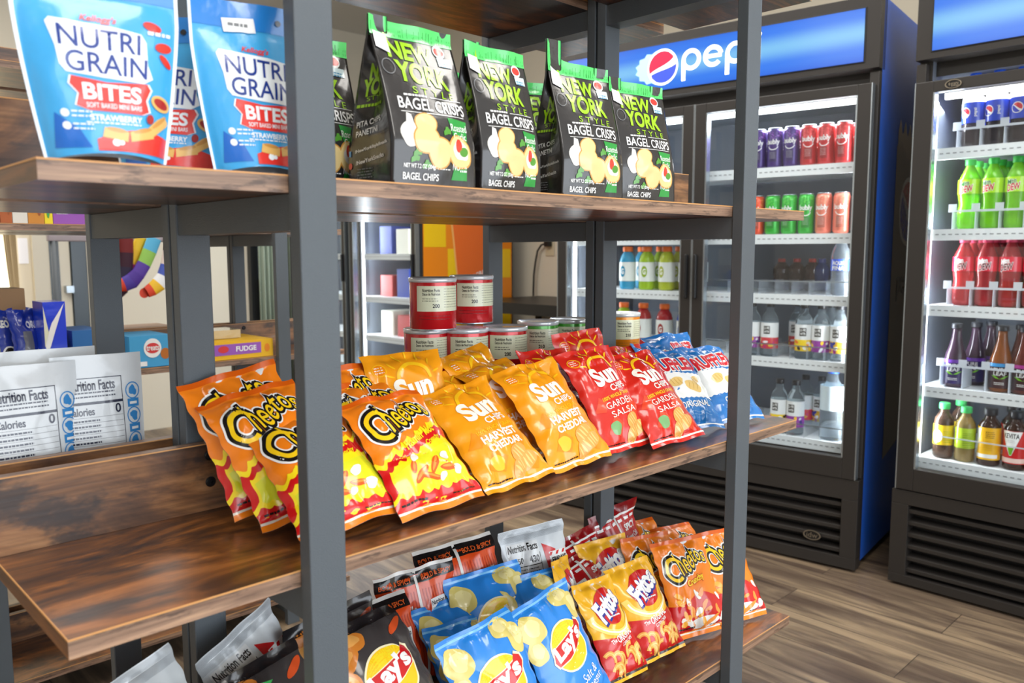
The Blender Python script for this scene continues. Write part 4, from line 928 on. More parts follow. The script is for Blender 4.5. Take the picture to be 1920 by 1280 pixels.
def nutri():
    A = Art(.42); NB = ink('nutri_navy', (30, 58, 140)); W = ink('nutri_white', (240, 246, 250)); RD = ink('nutri_red', (226, 56, 48)); LB = ink('nutri_sky', (70, 166, 226)); DB = ink('nutri_blue2', (38, 130, 214))
    A.strip(lambda x: 0, lambda x: 17, -6, -5.72, W, 1, 4); A.strip(lambda x: 0, lambda x: 17, 5.72, 6, W, 1, 4)
    A.strip(lambda x: 14.3, lambda x: 17, -5.72, 5.72, DB, 1, 20)
    A.poly([(-4.9, .9), (-1.8, .9), (-2.6, 2.6), (-4.4, 4.0)], ink('nutri_deep', (24, 104, 196)), 1)
    bx = [(-3.9, 12.3), (-3.6, 12.7), (-1.2, 12.5), (1.0, 12.4), (2.9, 12.1), (3.3, 11.4), (3.4, 9.4), (3.8, 8.2), (3.0, 7.7), (-.2, 7.9), (-3.0, 8.2), (-3.4, 8.8), (-3.5, 10.4)]
    A.poly(bx, W, 2)
    n0 = len(A.L)-1
    A.text('NUTRI', -.2, 11.2, 6.0, 1.75, NB, .01, 3, rot=-2); A.text('GRAIN', .2, 9.1, 6.2, 1.75, NB, .01, 3, rot=-2)
    A.text("Kellogg's", -.2, 12.9, 2.6, .7, RD, .02, 4, shear=.3)
    rb = [(-2.7, 7.9), (0, 7.5), (3.3, 7.7), (3.6, 7.2), (3.2, 6.2), (3.5, 5.2), (2.8, 4.9), (-1.6, 5.0), (-2.6, 5.4), (-2.3, 6.4), (-2.9, 7.2)]
    A.poly([(x*1.05, y+.0) for x, y in rb], W, 3); A.poly(rb, RD, 4)
    A.text('BITES', .4, 6.6, 4.6, 1.35, W, .03, 5, rot=-1); A.text('SOFT BAKED MINI BARS', .5, 5.45, 4.6, .42, W, .01, 5)
    A.text('STRAWBERRY', .6, 4.4, 4.4, .5, W, .03, 4); A.lines(-2, 3.9, 3.2, 1, .3, W, 4, hgt=.12)
    for i in range(n0, len(A.L)): A.L[i][0][:, 1] -= .7
    A.strip(lambda x: .5, lambda x: 1.9+.9*math.sin((x+1.0)*.42), -1.3, 5.7, RD, 3, 30)
    TN = ink('bar_tan', (232, 184, 104)); JM = ink('jam', (170, 40, 40)); TN2 = ink('bar_tan_dk', (208, 150, 76))
    for x, y, r, a in ((.4, 2.3, -8, 1.15), (2.8, 2.4, 14, 1.15), (4.4, 3.3, 40, 1.15)):
        A.poly([(x+a*(c*math.cos(R(r))-d*.5*math.sin(R(r))), y+a*(c*math.sin(R(r))+d*.5*math.cos(R(r)))) for c, d in ((-1, -.8), (1, -.9), (1, .7), (.3, .95), (-.9, .8))], TN, 5)
        A.poly(ell(x+.1, y+a*.35, a*.8, .2, 14, r), TN2, 6)
    A.poly(ell(4.6, 5.4, 1.0, .65, 20, -28), TN, 5); A.poly(ell(4.6, 5.4, .75, .4, 20, -28), JM, 6); A.poly(ell(3.6, 3.9, .35, .45, 14), JM, 7)
    for x, y, a, b, r in ((3.8, 12.2, .75, .4, -15), (4.7, 10.5, .7, .45, 0), (4.9, 9.3, .75, .28, -50)): A.poly(ell(x, y, a, b, 16, r), ink('berry', (216, 50, 40)), 4)
    A.lines(3.4, 11.5, 5.5, 1, .3, W, 5, hgt=.3)
    for yy in (5.2, 4.1): A.poly(ell(-3.6, yy-1.2, .35, .35, 14), W, 4); A.lines(-3.1, yy-1.1, -1.3, 2, .4, W, 4, hgt=.14)
    A.poly(ell(.4, 1.5, .38, .38, 14), W, 5); A.poly(ell(.9, 1.5, .25, .25, 12), W, 5)
    return A
def pickle():
    A = Art(.5); K = ink('table_ink', (30, 34, 60)); Bl = ink('icon_blue', (60, 140, 206))
    A.rect(-4.6, 2.6, -4.52, 14.4, K, 2); A.rect(3.0, 2.6, 3.08, 14.4, K, 2); A.rect(-4.6, 14.35, 3.08, 14.45, K, 2); A.rect(-4.6, 2.6, 3.08, 2.68, K, 2)
    A.text('Nutrition Facts', -1.2, 13.6, 6.6, 1.1, K, .02, 3); A.lines(-4.3, 12.7, 2.6, 2, .45, K, 3, hgt=.16); A.rect(-4.5, 11.45, 3, 11.75, K, 2)
    A.text('Calories', -2.6, 10.7, 3.4, .85, K, .02, 3); A.text('0', 2.3, 10.8, .7, 1.0, K, .02, 3)
    for k in range(7): A.rect(-4.4, 10.0-k*.62, 2.9, 10.03-k*.62, K, 2); A.lines(-4.2, 9.55-k*.62, .2, 1, .3, K, 3, hgt=.2)
    A.rect(-4.5, 5.4, 3, 5.65, K, 2); A.lines(-4.2, 4.9, 2.6, 5, .38, K, 3, hgt=.13); A.lines(-4.4, 2.1, 3.0, 4, .42, K, 3, hgt=.2)
    for k in range(4):
        y = 12.6-k*2.9; A.arc(4.5, y, .86, 1.0, 0, 360, Bl, 2, n=24); A.poly(ell(4.5, y, .5, .62, 14, 30, .15, k), Bl, 3); A.rect(3.7, y-1.9, 5.3, y-.95, Bl, 3); A.rect(4.0, y-1.6, 5.0, y-1.3, TXTW, 4)
    A.strip(lambda x: .3, lambda x: .45, -6, 6, Bl, 2, 20)
    return A

# ------------------------------------------------------------------ bagel chip bags on the upper shelf
BK = ink('bagel_black', (44, 42, 42)); GRN = ink('bagel_green', (84, 212, 108)); GRN2 = ink('bagel_green_dark', (40, 150, 62)); LIM = ink('bagel_lime', (158, 208, 30))
def bagel_front():
    A = Art(.42)
    A.strip(lambda x: 15.3, lambda x: 17, -6, 6, GRN, 1, 40)
    rn = random.Random(3)
    for i in range(34): x = rn.uniform(-5.9, 5.8); A.rect(x, 15.5, x+.08, 15.5+rn.uniform(.3, 1.1), GRN2, 2)
    A.text('NEW', -1.0, 13.9, 6.2, 1.9, LIM, .035, 3, rot=-3); A.text('YORK', .0, 11.5, 7.2, 2.1, LIM, .035, 3, rot=-3); A.poly([(-4.3, 14.9), (-3.9, 16.4), (-3.6, 14.7)], LIM, 3)
    A.text('S T Y L E', .9, 9.6, 6.2, .75, LIM, .0, 3, rot=-2)
    A.lines(-3.6, 9.0, -.2, 1, .3, TXTW, 3, hgt=.2); A.rect(0, 9.0, 4.9, 9.06, TXTW, 3)
    A.text('BAGEL CRISPS', .3, 8.15, 9.6, 1.2, TXTW, .012, 3, rot=-1); A.rect(-4.4, 7.25, 4.9, 7.31, TXTW, 3)
    A.poly([(2.0, 7.1), (5.2, 6.9), (4.6, 4.5), (4.6, .6), (2.2, .6), (3.0, 3.2)], GRN2, 1)
    A.text('Roasted', 3.6, 6.1, 2.7, .75, TXTW, .0, 3); A.text('Garlic', 3.6, 5.2, 2.0, .75, TXTW, .0, 3)
    BG = ink('bagel_beige', (232, 206, 142)); BG2 = ink('bagel_crust', (206, 150, 70)); GA = ink('garlic_white', (232, 228, 220))
    for x, y, a, b, r in ((-1.4, 6.1, 1.6, 1.25, 10), (-1.5, 4.6, 1.9, 1.6, 0), (.4, 3.3, 1.75, 1.7, 0), (3.4, 3.5, 2.0, 1.65, -35)): A.poly(ell(x, y, a, b, 26, r, .03, int(a*9)), BG2, 3); A.poly(ell(x, y, a*.9, b*.9, 26, r, .03, int(a*9)), BG, 4)
    A.poly(ell(-3.7, 5.0, 1.2, 1.3, 22, 0, .04, 2), GA, 2); A.poly([(-4.1, 5.9), (-3.8, 7.2), (-3.2, 7.0), (-3.0, 5.9)], GA, 2)
    A.poly(ell(3.5, 3.7, 1.3, .95, 20, -30, .08, 3), GA, 5); A.poly(ell(3.2, 4.2, .5, .7, 12), ink('tomato', (214, 60, 40)), 6); A.poly(ell(4.0, 3.6, .7, .5, 12), ink('herb', (80, 150, 50)), 6)
    for x, y in ((-3.1, 2.6), (-1.5, 2.0), (1.6, 5.6), (-2.8, 3.2)): A.poly(ell(x, y, .6, .4, 12, 20, .25, 5), ink('herb', (80, 150, 50)), 3)
    A.text('NET WT 7.2 OZ (204g)', -2.4, 1.75, 4.4, .55, TXTW, .02, 3); A.lines(.1, 1.6, 2.1, 1, .3, TXTW, 3, hgt=.1); A.text('BAGEL CHIPS', -2.2, .75, 5.0, .7, TXTW, .015, 3)
    A.text('NO', 2.9, 2.0, 1.1, .7, TXTW, .0, 3); A.lines(3.5, 2.2, 4.6, 3, .35, TXTW, 3, hgt=.2)
    A.poly(ell(3.6, 14.6, .95, .75, 20), TXTW, 4); A.poly(ell(3.6, 14.6, .8, .5, 20), ink('stk_red', (214, 50, 40)), 5); A.rect(3.0, 12.9, 5.1, 13.9, ink('stk_pale', (206, 226, 230)), 4); A.lines(3.2, 13.2, 4.9, 2, .3, ink('stk_blue', (70, 140, 180)), 5, hgt=.15)
    A.arc(-4.6, 12.0, .75, .85, 0, 360, GREY, 3, n=20)
    return A
def bagel_side():
    A = Art(.42)
    A.strip(lambda x: 15.3, lambda x: 17, -3, 3, GRN, 1, 14)
    A.text('NEW', .2, 12.0, 3.4, 1.5, LIM, .05, 3, rot=8, shear=.2); A.text('YORK', .1, 10.4, 3.9, 1.6, LIM, .05, 3, rot=8, shear=.2); A.text('STYLE', .1, 9.2, 3.0, .45, LIM, 0, 3, rot=8)
    A.lines(-2.6, 8.2, 2.2, 1, .5, LIM, 3, hgt=.3); A.text('PITA CHIPS', -.4, 6.6, 3.6, .6, TXTW, .01, 3, rot=6); A.text('PANETINI', -.6, 5.6, 3.0, .6, TXTW, .01, 3, rot=6)
    A.text('/NewYorkStyleSnack', .1, 3.9, 4.4, .42, TXTW, .02, 3, rot=8); A.text('/NewYorkSnacks', -.1, 2.7, 3.8, .42, TXTW, .02, 3, rot=8)
    A.rect(-2.9, 3.2, -2.6, 3.8, ink('icon_blue', (60, 140, 206)), 3); A.poly(ell(-2.7, 2.2, .25, .35, 12), RED, 3); A.lines(-1.8, 1.7, .4, 4, .3, GREY, 3, hgt=.12)
    A.rect(-.9, 13.4, 1.1, 15.0, ink('stk_pale', (206, 226, 230)), 3); A.poly(ell(.1, 14.1, .5, .5, 12, 0, .2, 1), ink('stk_orange', (226, 120, 60)), 4)
    return A
def bagel_bag(label, x, y, yaw, w=.105, d=.062, h=.172, ears=(0, 0), lean=0, seed=0, z=ZA, fa=None, sa=None, flap=0.):
    rn = random.Random(seed); ph = rn.random()*6
    cr = [(rn.uniform(-5, 5), rn.uniform(1, 15), rn.uniform(0, math.pi), rn.uniform(.0008, .0022)*rn.choice((-1, 1)), rn.uniform(.7, 1.1), rn.uniform(1.5, 4)) for _ in range(8)]
    def dv(v): return d/2*(1-np.clip((v-.25)/.68, 0, 1)**1.15)+.0012
    def edgez(u, v): t = np.clip((v-.88)/.12, 0, 1); return t*(ears[0]*np.clip(-u, 0, 1)**3+ears[1]*np.clip(u, 0, 1)**3)
    def cz(x, y):
        W = 0*x
        for px, py, a, am, wd, ln in cr:
            dx, dy = x-px, y-py; q = -dx*math.sin(a)+dy*math.cos(a); l = dx*math.cos(a)+dy*math.sin(a); W = W+am*np.exp(-(q/wd)**2)*np.exp(-(l/ln)**2)
        return W
    def face(sg):
        def fn(x, y):
            u, v = x/6, y/17
            X = x*w/12*(1-.03*np.sin(np.pi*v)); wv = .0022*np.sin(5*u+ph)*np.clip((v-.8)/.2, 0, 1)
            D = sg*dv(v)+(sg*.007*(1-u*u)*np.sin(np.pi*np.clip(v*1.1, 0, 1))+cz(x, y)*(1-u**4))+wv+flap*np.clip((v-.9)/.1, 0, 1)**2
            return np.stack([X, -D, v*h+edgez(u, v)], 1)
        return fn
    def sidef(sg):
        def fn(x, y):
            t, v = x/3, y/17
            g = (.002+.022*np.clip((v-.3)/.6, 0, 1))*(1-np.abs(t))**1.1
            X = sg*(w/2*(1-.03*np.sin(np.pi*v))-g); wv = .0022*np.sin(sg*5+ph)*np.clip((v-.8)/.2, 0, 1)
            return np.stack([X, (sg*t)*dv(v)-wv-cz(6*sg+0*x, y)*0-flap*np.clip((v-.9)/.1, 0, 1)**2, v*h+edgez(sg+0*v, v)], 1)
        return fn
    mb = MB()
    grid(mb, face(1), -6, 6, 0, 17, 36, 52, BK); grid(mb, face(-1), -6, 6, 0, 17, 24, 52, BK, True)
    grid(mb, sidef(-1), -3, 3, 0, 17, 16, 52, BK); grid(mb, sidef(1), -3, 3, 0, 17, 16, 52, BK)
    mb.add([(-w/2, -dv(0.), 0), (w/2, -dv(0.), 0), (w/2, dv(0.), 0), (-w/2, dv(0.), 0)], [[3, 2, 1, 0]], BK)
    mb.weld(2e-4)
    fa.wrap(mb, face(1), clip=(-6, 6, 0, 17)); sa.wrap(mb, sidef(-1), clip=(-3, 3, 0, 17)); sa.wrap(mb, sidef(1), clip=(-3, 3, 0, 17))
    b = Art(.5); b.strip(lambda x: 15.3, lambda x: 17, -6, 6, GRN, 1, 30); b.rect(-4, 4, 4, 11, CREAM, 1); b.lines(-3.6, 10, 3.6, 12, .5, TXTK, 2); b.wrap(mb, lambda X, Y: face(-1)(-X, Y), clip=(-6, 6, 0, 17))
    o = mb.obj('bagel_chip_bag'); pose(o, x, y, z, yaw, lean, 0, .001)
    st = Art(.6); st.poly([(-5.6, 15.6), (-3.9, 15.4), (-3.9, 13.4), (-5.6, 14.0)], ink('sticker_white', (246, 246, 246)), 6); m2 = MB(); st.wrap(m2, face(1), base=.0006); m2.obj('price_sticker', o)
    return tag(o, label, 'bag', 'black bagel chip bags on the upper shelf')
BF, BS = bagel_front(), bagel_side()
def bxy(px, py, Y): p = at(px, py, 1, Y); return p.x
for lab, px, yc, yaw, w, d, h, ears, sd, lean in (
    ('black bagel chip bag with full side panel showing, nearest the front post', 819, .731, -3, .108, .086, .172, (.004, 0), 1, 0),
    ('black bagel chip bag second along the upper shelf, overlapped by its larger neighbour', 960, .722, -2, .094, .06, .166, (.003, .0), 2, 0),
    ('black bagel chip bag with two pointed green top flaps sticking up', 1116, .722, -8, .104, .064, .170, (.026, 0), 3, 0),
    ('rightmost black bagel chip bag on the upper shelf, with a flat green top', 1218, .718, -8, .105, .055, .162, (.004, 0), 4, 0)):
    p = at(px, 345 if px < 1000 else 366, 1, yc-d/2)
    bagel_bag(lab, p.x, yc, yaw, w, d, h, ears, lean, sd, fa=BF, sa=BS)
for lab, px, yc, yaw, sd, ears in (('black bagel chip bag set back between the front post and its larger neighbour', 608, .83, 4, 5, (0, .002)),
                    ('black bagel chip bag standing behind the second one, only its green corner showing', 905, .86, 6, 6, (.002, .004)),
                    ('black bagel chip bag behind the one with pointed flaps, side panel turned forward', 1040, .83, -30, 7, (.012, .014))):
    bagel_bag(lab, at(px, 330, 1, yc-.03).x, yc, yaw, .105, .062, .168, ears, 0, sd, fa=BF, sa=BS)

# strawberry snack pouches at the left of the upper shelf
NBL = ink('nutri_base', (64, 168, 228)); NBK = ink('nutri_back', (220, 228, 234)); NU = nutri()
def nutri_pouch(label, p, w, h, seed, sticker=None):
    f, b = pouch(w, h, seed=seed, t0=.021)
    o = bag('snack_pouch', label, 'pouch', 'blue strawberry snack pouches on the upper shelf', NU, NBL, NBK, p, w, h, kind='pouch', seed=seed, t0=.021)
    st = Art(.6)
    if sticker: st.rect(sticker[0]-1.5, sticker[1]-.7, sticker[0]+1.5, sticker[1]+.7, ink('sticker_white', (246, 246, 246)), 8, rot=6); st.lines(sticker[0]-1.0, sticker[1]-.1, sticker[0]+1.0, 1, .3, GREY, 9, hgt=.3); m = MB(); st.wrap(m, f, base=.0006); m.obj('price_sticker', o)
    h_ = Art(.5); h_.poly(ell(sticker[0]+3.8 if sticker else 2, 15.4, .3, .3, 16), ink('punch_hole', (30, 34, 44)), 8); m = MB(); h_.wrap(m, f, base=.0006); m.obj('hang_hole', o)
    return o
p = at(212, 303, 1, .700); nutri_pouch('blue strawberry snack pouch with white edges at the left end of the upper shelf', (p.x, .712, ZA, -6, -2, 1), .122, .152, 1, (-2.2, 15.4))
p = at(500, 326, 1, .716); nutri_pouch('blue strawberry snack pouch with price sticker, half hidden by the front post', (p.x, .728, ZA, -4, 3, 0), .118, .158, 2, (-1.5, 14.6))
p = at(372, 300, 1, .80); nutri_pouch('blue strawberry snack pouch seen in the gap between the two front pouches', (p.x-.03, .80, ZA, -38, 4, 0), .115, .150, 3)

# ------------------------------------------------------------------ bags on the middle and lower shelves
A_HOT, A_CR, A_SO = cheetos('hot'), cheetos('crunchy'), sunchips((246, 166, 30), (240, 140, 20), 'HARVEST', 'CHEDDAR', '', ink('cheddar', (250, 190, 50)))
A_SR = sunchips((214, 44, 30), (226, 70, 40), 'GARDEN', 'SALSA', '', ink('pepper_green', (120, 170, 110)))
A_RU, A_LB, A_LD, A_FR, A_RG, A_FD, A_RB, A_CB = ruffles(), lays(), lays(True), fritos(), ridged(), fridays(), redbag(), cheetos_back()
B_SO = ink('sun_orange', (242, 156, 24)); B_SR = ink('sun_red', (208, 40, 28)); B_RU = ink('ruffles_blue', (34, 116, 190)); B_LB = ink('lays_blue', (44, 136, 224)); B_LD = ink('bbq_charcoal', (64, 60, 60))
B_FR = ink('frito_yellow', (244, 182, 40)); B_RG = ink('ridged_orange', (218, 74, 26)); B_FD = ink('friday_white', (216, 222, 226)); B_RB = ink('foil_red', (186, 22, 28)); B_GR = ink('foil_green', (48, 160, 76)); A_GR = lays(); A_NO = None
KIND = {'hot': (A_HOT, ORG, SILV), 'cr': (A_CR, ORG, SILV), 'so': (A_SO, B_SO, ink('sun_back', (226, 150, 40))), 'sr': (A_SR, B_SR, ink('sun_backr', (190, 50, 40))), 'ru': (A_RU, B_RU, SILV), 'lb': (A_LB, B_LB, B_LB),
        'ld': (A_LD, B_LD, B_LD), 'fr': (A_FR, B_FR, SILV), 'rg': (A_RG, B_RG, B_RG), 'fd': (A_FD, B_FD, B_FD), 'rb': (A_RB, B_RB, B_RB), 'gr': (A_LB, B_GR, B_GR)}
GH, GS, GR_, GL, GF, GQ, GX = ('orange flame-print puff bags on the middle shelf', 'orange and red wavy chip bags on the middle shelf', 'blue ridged chip bags on the middle shelf', 'blue and charcoal chip bags on the lower shelf',
   'yellow corn chip bags on the lower shelf', 'orange crunchy puff bags on the lower shelf', 'assorted bags at the back of the lower shelf')
BAGS = [
 # kind, label, group, x, y, z, yaw, lean, roll, w, h, seed, extra
 ('hot', 'orange flame-print puff bag in front of the stack left of the front post', GH, .470, .728, ZB, -6, 52, 6, .130, .170, 11, dict(topcurl=-.006, dog=(-.012, 0, 0, 0))),
 ('hot', 'orange flame-print puff bag in the middle of the stack left of the front post', GH, .452, .788, ZB, -4, 40, 9, .122, .170, 12, dict(dog=(-.01, 0, 0, 0))),
 ('hot', 'orange flame-print puff bag at the back of the stack, leaning on the rear post', GH, .445, .838, ZB, -8, 30, 12, .120, .170, 13, {}),
 ('hot', 'orange flame-print puff bag with its whole front showing right of the front post', GH, .582, .712, ZB, -1, 47, 2, .124, .172, 14, dict(dog=(-.008, 0, 0, 0))),
 ('hot', 'orange flame-print puff bag directly behind the fully visible one', GH, .587, .775, ZB, -1, 42, 5, .121, .170, 15, {}),
 ('hot', 'orange flame-print puff bag rearmost right of the front post', GH, .575, .825, ZB, 0, 30, 3, .120, .170, 16, {}),
 ('so', 'amber wavy chip bag farther left, lying in front with its whole front showing', GS, .712, .716, ZB, -2, 50, 4, .124, .174, 21, dict(dog=(-.012, .006, 0, 0))),
 ('so', 'amber wavy chip bag in front beside the red bags', GS, .840, .722, ZB, -5, 42, 5, .122, .174, 22, dict(dog=(-.008, 0, 0, 0))),
 ('so', 'amber wavy chip bag right behind the farther left amber one', GS, .704, .785, ZB, 2, 42, -1, .120, .170, 23, {}),
 ('so', 'amber wavy chip bag standing upright nearest the stacked red tins', GS, .650, .835, ZB, -8, 20, 1, .120, .172, 24, dict(topcurl=-.008)),
 ('so', 'crumpled amber wavy chip bag between the front amber bags', GS, .812, .790, ZB, 4, 35, 2, .118, .168, 25, dict(dog=(-.02, 0, 0, 0), topcurl=-.012)),
 ('so', 'amber wavy chip bag rearmost, its top folded below the red and green tins', GS, .822, .845, ZB, 9, 28, 8, .118, .168, 26, dict(topcurl=-.012)),
 ('sr', 'red wavy chip bag in front beside the amber ones', GS, .968, .738, ZB, -3, 35, 2, .120, .174, 31, dict(dog=(-.008, .004, 0, 0))),
 ('sr', 'red wavy chip bag in front next to the blue bags', GS, 1.056, .712, ZB, -7, 42, 2, .120, .173, 32, {}),
 ('sr', 'red wavy chip bag standing highest at the back below the right rear post', GS, 1.032, .852, ZB, -5, 18, 3, .118, .170, 33, {}),
 ('sr', 'red wavy chip bag lying low behind the amber bags', GS, .925, .800, ZB, 3, 34, -3, .118, .168, 34, {}),
 ('sr', 'red wavy chip bag behind the one next to the blue bags', GS, 1.128, .790, ZB, 0, 40, -1, .118, .168, 35, {}),
 ('ru', 'blue ridged chip bag partly covered by the red bag', GR_, 1.150, .738, ZB, -12, 45, -6, .118, .168, 41, {}),
 ('ru', 'blue ridged chip bag at the right end, split in view by the right post', GR_, 1.272, .728, ZB, -12, 45, -1, .118, .168, 42, {}),
 ('ru', 'blue ridged chip bag behind the partly covered one, corner pointing up', GR_, 1.225, .790, ZB, 8, 42, -4, .118, .168, 43, dict(dog=(0, .02, 0, 0))),
 ('ru', 'blue ridged chip bag rearmost at the right end of the middle shelf', GR_, 1.300, .830, ZB, -6, 36, -3, .118, .168, 44, dict(dog=(-.02, 0, 0, 0))),
 ('lb', 'blue chip bag in front at the bottom edge, top peak raised', GL, .703, .712, ZC, -9, 24, 8, .133, .178, 51, dict(dog=(0, -.02, 0, 0))),
 ('lb', 'blue salt and vinegar chip bag with its whole logo showing', GL, .850, .722, ZC, 2, 27, 7, .131, .178, 52, {}),
 ('lb', 'blue chip bag behind the one with the whole logo, next to the yellow bags', GL, .850, .790, ZC+.005, -14, 31, 2, .132, .178, 53, {}),
 ('lb', 'blue chip bag rearmost of the blue pile', GL, .800, .822, ZC+.012, -20, 29, 6, .132, .182, 54, {}),
 ('lb', 'blue chip bag at the left of the pile, beside the orange ridged bags', GL, .740, .805, ZC+.004, 0, 40, -2, .129, .180, 55, {}),
 ('lb', 'blue chip bag flattened in the middle of the pile', GL, .724, .758, ZC+.002, -6, 46, -2, .129, .178, 56, {}),
 ('ld', 'charcoal barbecue chip bag in front, right of the front post', GL, .565, .745, ZC+.055, 0, 38, 6, .133, .180, 61, dict(dog=(0, -.02, 0, 0))),
 ('ld', 'charcoal barbecue chip bag behind the front charcoal one', GL, .545, .800, ZC+.05, -4, 33, 8, .132, .176, 62, dict(topcurl=.01)),
 ('ld', 'charcoal barbecue chip bag at the bottom edge, left of the front post', GL, .43, .745, ZC+.045, 4, 36, 8, .132, .182, 63, {}),
 ('rg', 'orange ridged bag with black top nearest the front post', GX, .615, .850, ZC, -12, 24, 6, .128, .190, 71, dict(topcurl=-.01)),
 ('rg', 'orange ridged bag with black top and white seam beside the white bag', GX, .795, .905, ZC+.03, -14, 14, 4, .142, .186, 72, dict(topcurl=-.008)),
 ('rg', 'orange ridged bag with black top, rearmost of the three', GX, .72, .925, ZC+.012, -14, 6, 5, .13, .182, 73, {}),
 ('fd', 'white potato skins bag with nutrition facts at the back of the blue pile', GX, .945, .890, ZC+.035, -14, 16, 2, .130, .176, 74, {}),
 ('rb', 'dark red bag in front of its twin left of the right rear post', GX, 1.062, .830, ZC, -4, 36, 12, .125, .155, 75, {}),
 ('rb', 'dark red bag behind its twin, left of the right rear post', GX, 1.072, .872, ZC+.01, -8, 26, 10, .125, .160, 76, {}),
 ('rb', 'small red bag with raised corner right of the right rear post', GX, 1.205, .895, ZC, -8, 16, 12, .11, .185, 77, dict(dog=(0, .03, 0, 0))),
 ('fr', 'yellow corn chip bag in front beside the blue salt and vinegar bag', GF, .975, .740, ZC, 2, 36, -4, .098, .160, 81, {}),
 ('fr', 'yellow corn chip bag in front beside the puff bags', GF, 1.072, .745, ZC, -9, 32, 3, .101, .160, 82, dict(dog=(-.01, 0, 0, 0))),
 ('fr', 'yellow corn chip bag standing behind, its logo above the front two', GF, 1.090, .835, ZC, -16, 28, 3, .114, .168, 83, {}),
 ('fr', 'yellow corn chip bag turned sideways behind the blue bag', GF, .955, .815, ZC, 30, 20, -12, .098, .166, 84, {}),
 ('cr', 'orange crunchy puff bag in front, whole logo showing', GQ, 1.190, .745, ZC, -16, 29, 0, .121, .168, 91, {}),
 ('cr', 'orange crunchy puff bag at the right end, behind the right post', GQ, 1.288, .722, ZC, -14, 34, -1, .120, .168, 92, {}),
 ('cr', 'orange crunchy puff bag at the back, nearest the right rear post', GQ, 1.225, .870, ZC, -10, 26, 0, .114, .162, 93, dict(topcurl=-.01)),
 ('cr', 'orange crunchy puff bag squeezed behind the corn chip bag', GQ, 1.160, .800, ZC, -14, 28, -2, .116, .166, 94, {}),
 ('cr', 'crumpled orange crunchy puff bag behind the one with the whole logo', GQ, 1.275, .815, ZC, -12, 32, -2, .116, .158, 95, dict(topcurl=-.012, dog=(-.02, 0, 0, 0))),
 ('fd', 'white potato skins bag left of the front post, crimped top raised', GX, .475, .845, ZC+.045, 10, 28, 18, .124, .180, 78, dict(topcurl=.015)),
 ('fd', 'white potato skins bag at the bottom left of the photo', GX, .312, .79, ZC+.05, -4, 26, 20, .133, .180, 79, {}),
 ('gr', 'green chip bag peeking at the bottom edge left of the front post', GL, .350, .735, ZC+.05, 34, 24, -18, .100, .150, 64, dict(dog=(0, .02, 0, 0))),
]
NAMES = {'hot': 'puff_bag', 'cr': 'puff_bag', 'so': 'chip_bag', 'sr': 'chip_bag', 'ru': 'chip_bag', 'lb': 'chip_bag', 'ld': 'chip_bag', 'fr': 'corn_chip_bag', 'rg': 'snack_bag', 'fd': 'snack_bag', 'rb': 'snack_bag', 'gr': 'chip_bag'}
for k, lab, grp, x, y, z, yaw, lean, roll, w, h, sd, kw in BAGS:
    A_, base, back = KIND[k]
    bag(NAMES[k], lab, 'bag', grp, A_, base, back, (x, y, z, yaw, lean, roll), w, h, seed=sd, lift=.006, t0=.017, **kw)

# ------------------------------------------------------------------ dip tins on the rear unit
def tin(c, num, cname):
    g = empty('dip_tin', (0, 0, -5)); r, H = .0385, .0865
    body = M('tin_'+cname, c, .25, metal=.2, coat=.5)
    MB().lathe([(r*.97, 0), (r, .002), (r, H-.008), (r*.98, H-.005)], body, 40).obj('tin_body', g)
    MB().lathe([(r*1.0, 0), (r*1.015, .001), (r*1.0, .003)], CHROME, 40, cap=False).obj('bottom_rim', g)
    lid = MB(); lid.lathe([(r*1.01, H-.008), (r*1.035, H-.006), (r*1.035, H-.001), (r*.99, H), (r*.94, H-.002), (r*.3, H-.002)], M('clear_lid', (222, 226, 230), .2, metal=.35, coat=.4), 40)
    lid.obj('lid', g)
    m = MB(); a = Art(.5); a.rect(-3.4, 3.2, 6.4, 7.3, CREAM, 1)
    a.text('Nutrition Facts', -.9, 6.6, 2.9, .5, TXTK, .02, 2); a.text('Datos de Nutricion', -.9, 6.0, 2.9, .42, TXTK, .02, 2); a.lines(-2.4, 5.2, .3, 2, .35, TXTK, 2, hgt=.1); a.text(num, -.1, 4.1, 1.1, .6, TXTK, .03, 2)
    a.lines(1.2, 6.8, 5.6, 8, .42, TXTK, 2, hgt=.05); a.lines(-3, 2.4, 3, 2, .5, M('tin_dark'+cname, tuple(int(v*.6) for v in c), .4), 1, hgt=.1)
    a.wrap(m, cyl(r), base=.0002); m.obj('label', g)
    return g
TN = {'red': tin((200, 24, 32), '200', 'red'), 'green': tin((70, 160, 50), '210', 'green'), 'orange': tin((236, 140, 24), '210', 'orange')}
tu = set()
TH_ = .0875
for c, px, py, tier, lab in (('red', 811, 519, 3, 'red dip tin topmost in the stack, left'), ('red', 884, 515, 3, 'red dip tin topmost in the stack, right'),
    ('red', 800, 614, 2, 'red dip tin in the second layer, at its left end'), ('red', 873, 613, 2, 'red dip tin in the second layer, middle, with a red lid tab'), ('red', 947, 610, 2, 'red dip tin in the second layer beside the green ones'),
    ('green', 1009, 600, 2, 'green dip tin next to the red tins'), ('green', 1068, 596, 2, 'green dip tin beside the right rear post'), ('orange', 1166, 585, 2, 'orange dip tin just right of the right rear post')):
    q = at(px, py, 2, ZB+TH_*tier)
    for t in range(1, tier+1):
        if t == 2 and tier == 3: continue
        if t == 1 and tier == 3: continue
        g = TN[c] if c not in tu else copy_tree(TN[c]); tu.add(c)
        g.location = (q.x, q.y, ZB+TH_*(t-1)+.0008); g.rotation_euler = (0, 0, -.55+random.Random(px+t).uniform(-.2, .2))
        tag(g, lab if t == tier else 'bottom-layer dip tin under the '+lab.replace(', middle, with a red lid tab', ', middle'), 'tin', 'stacked dip tins on the rear shelving unit')

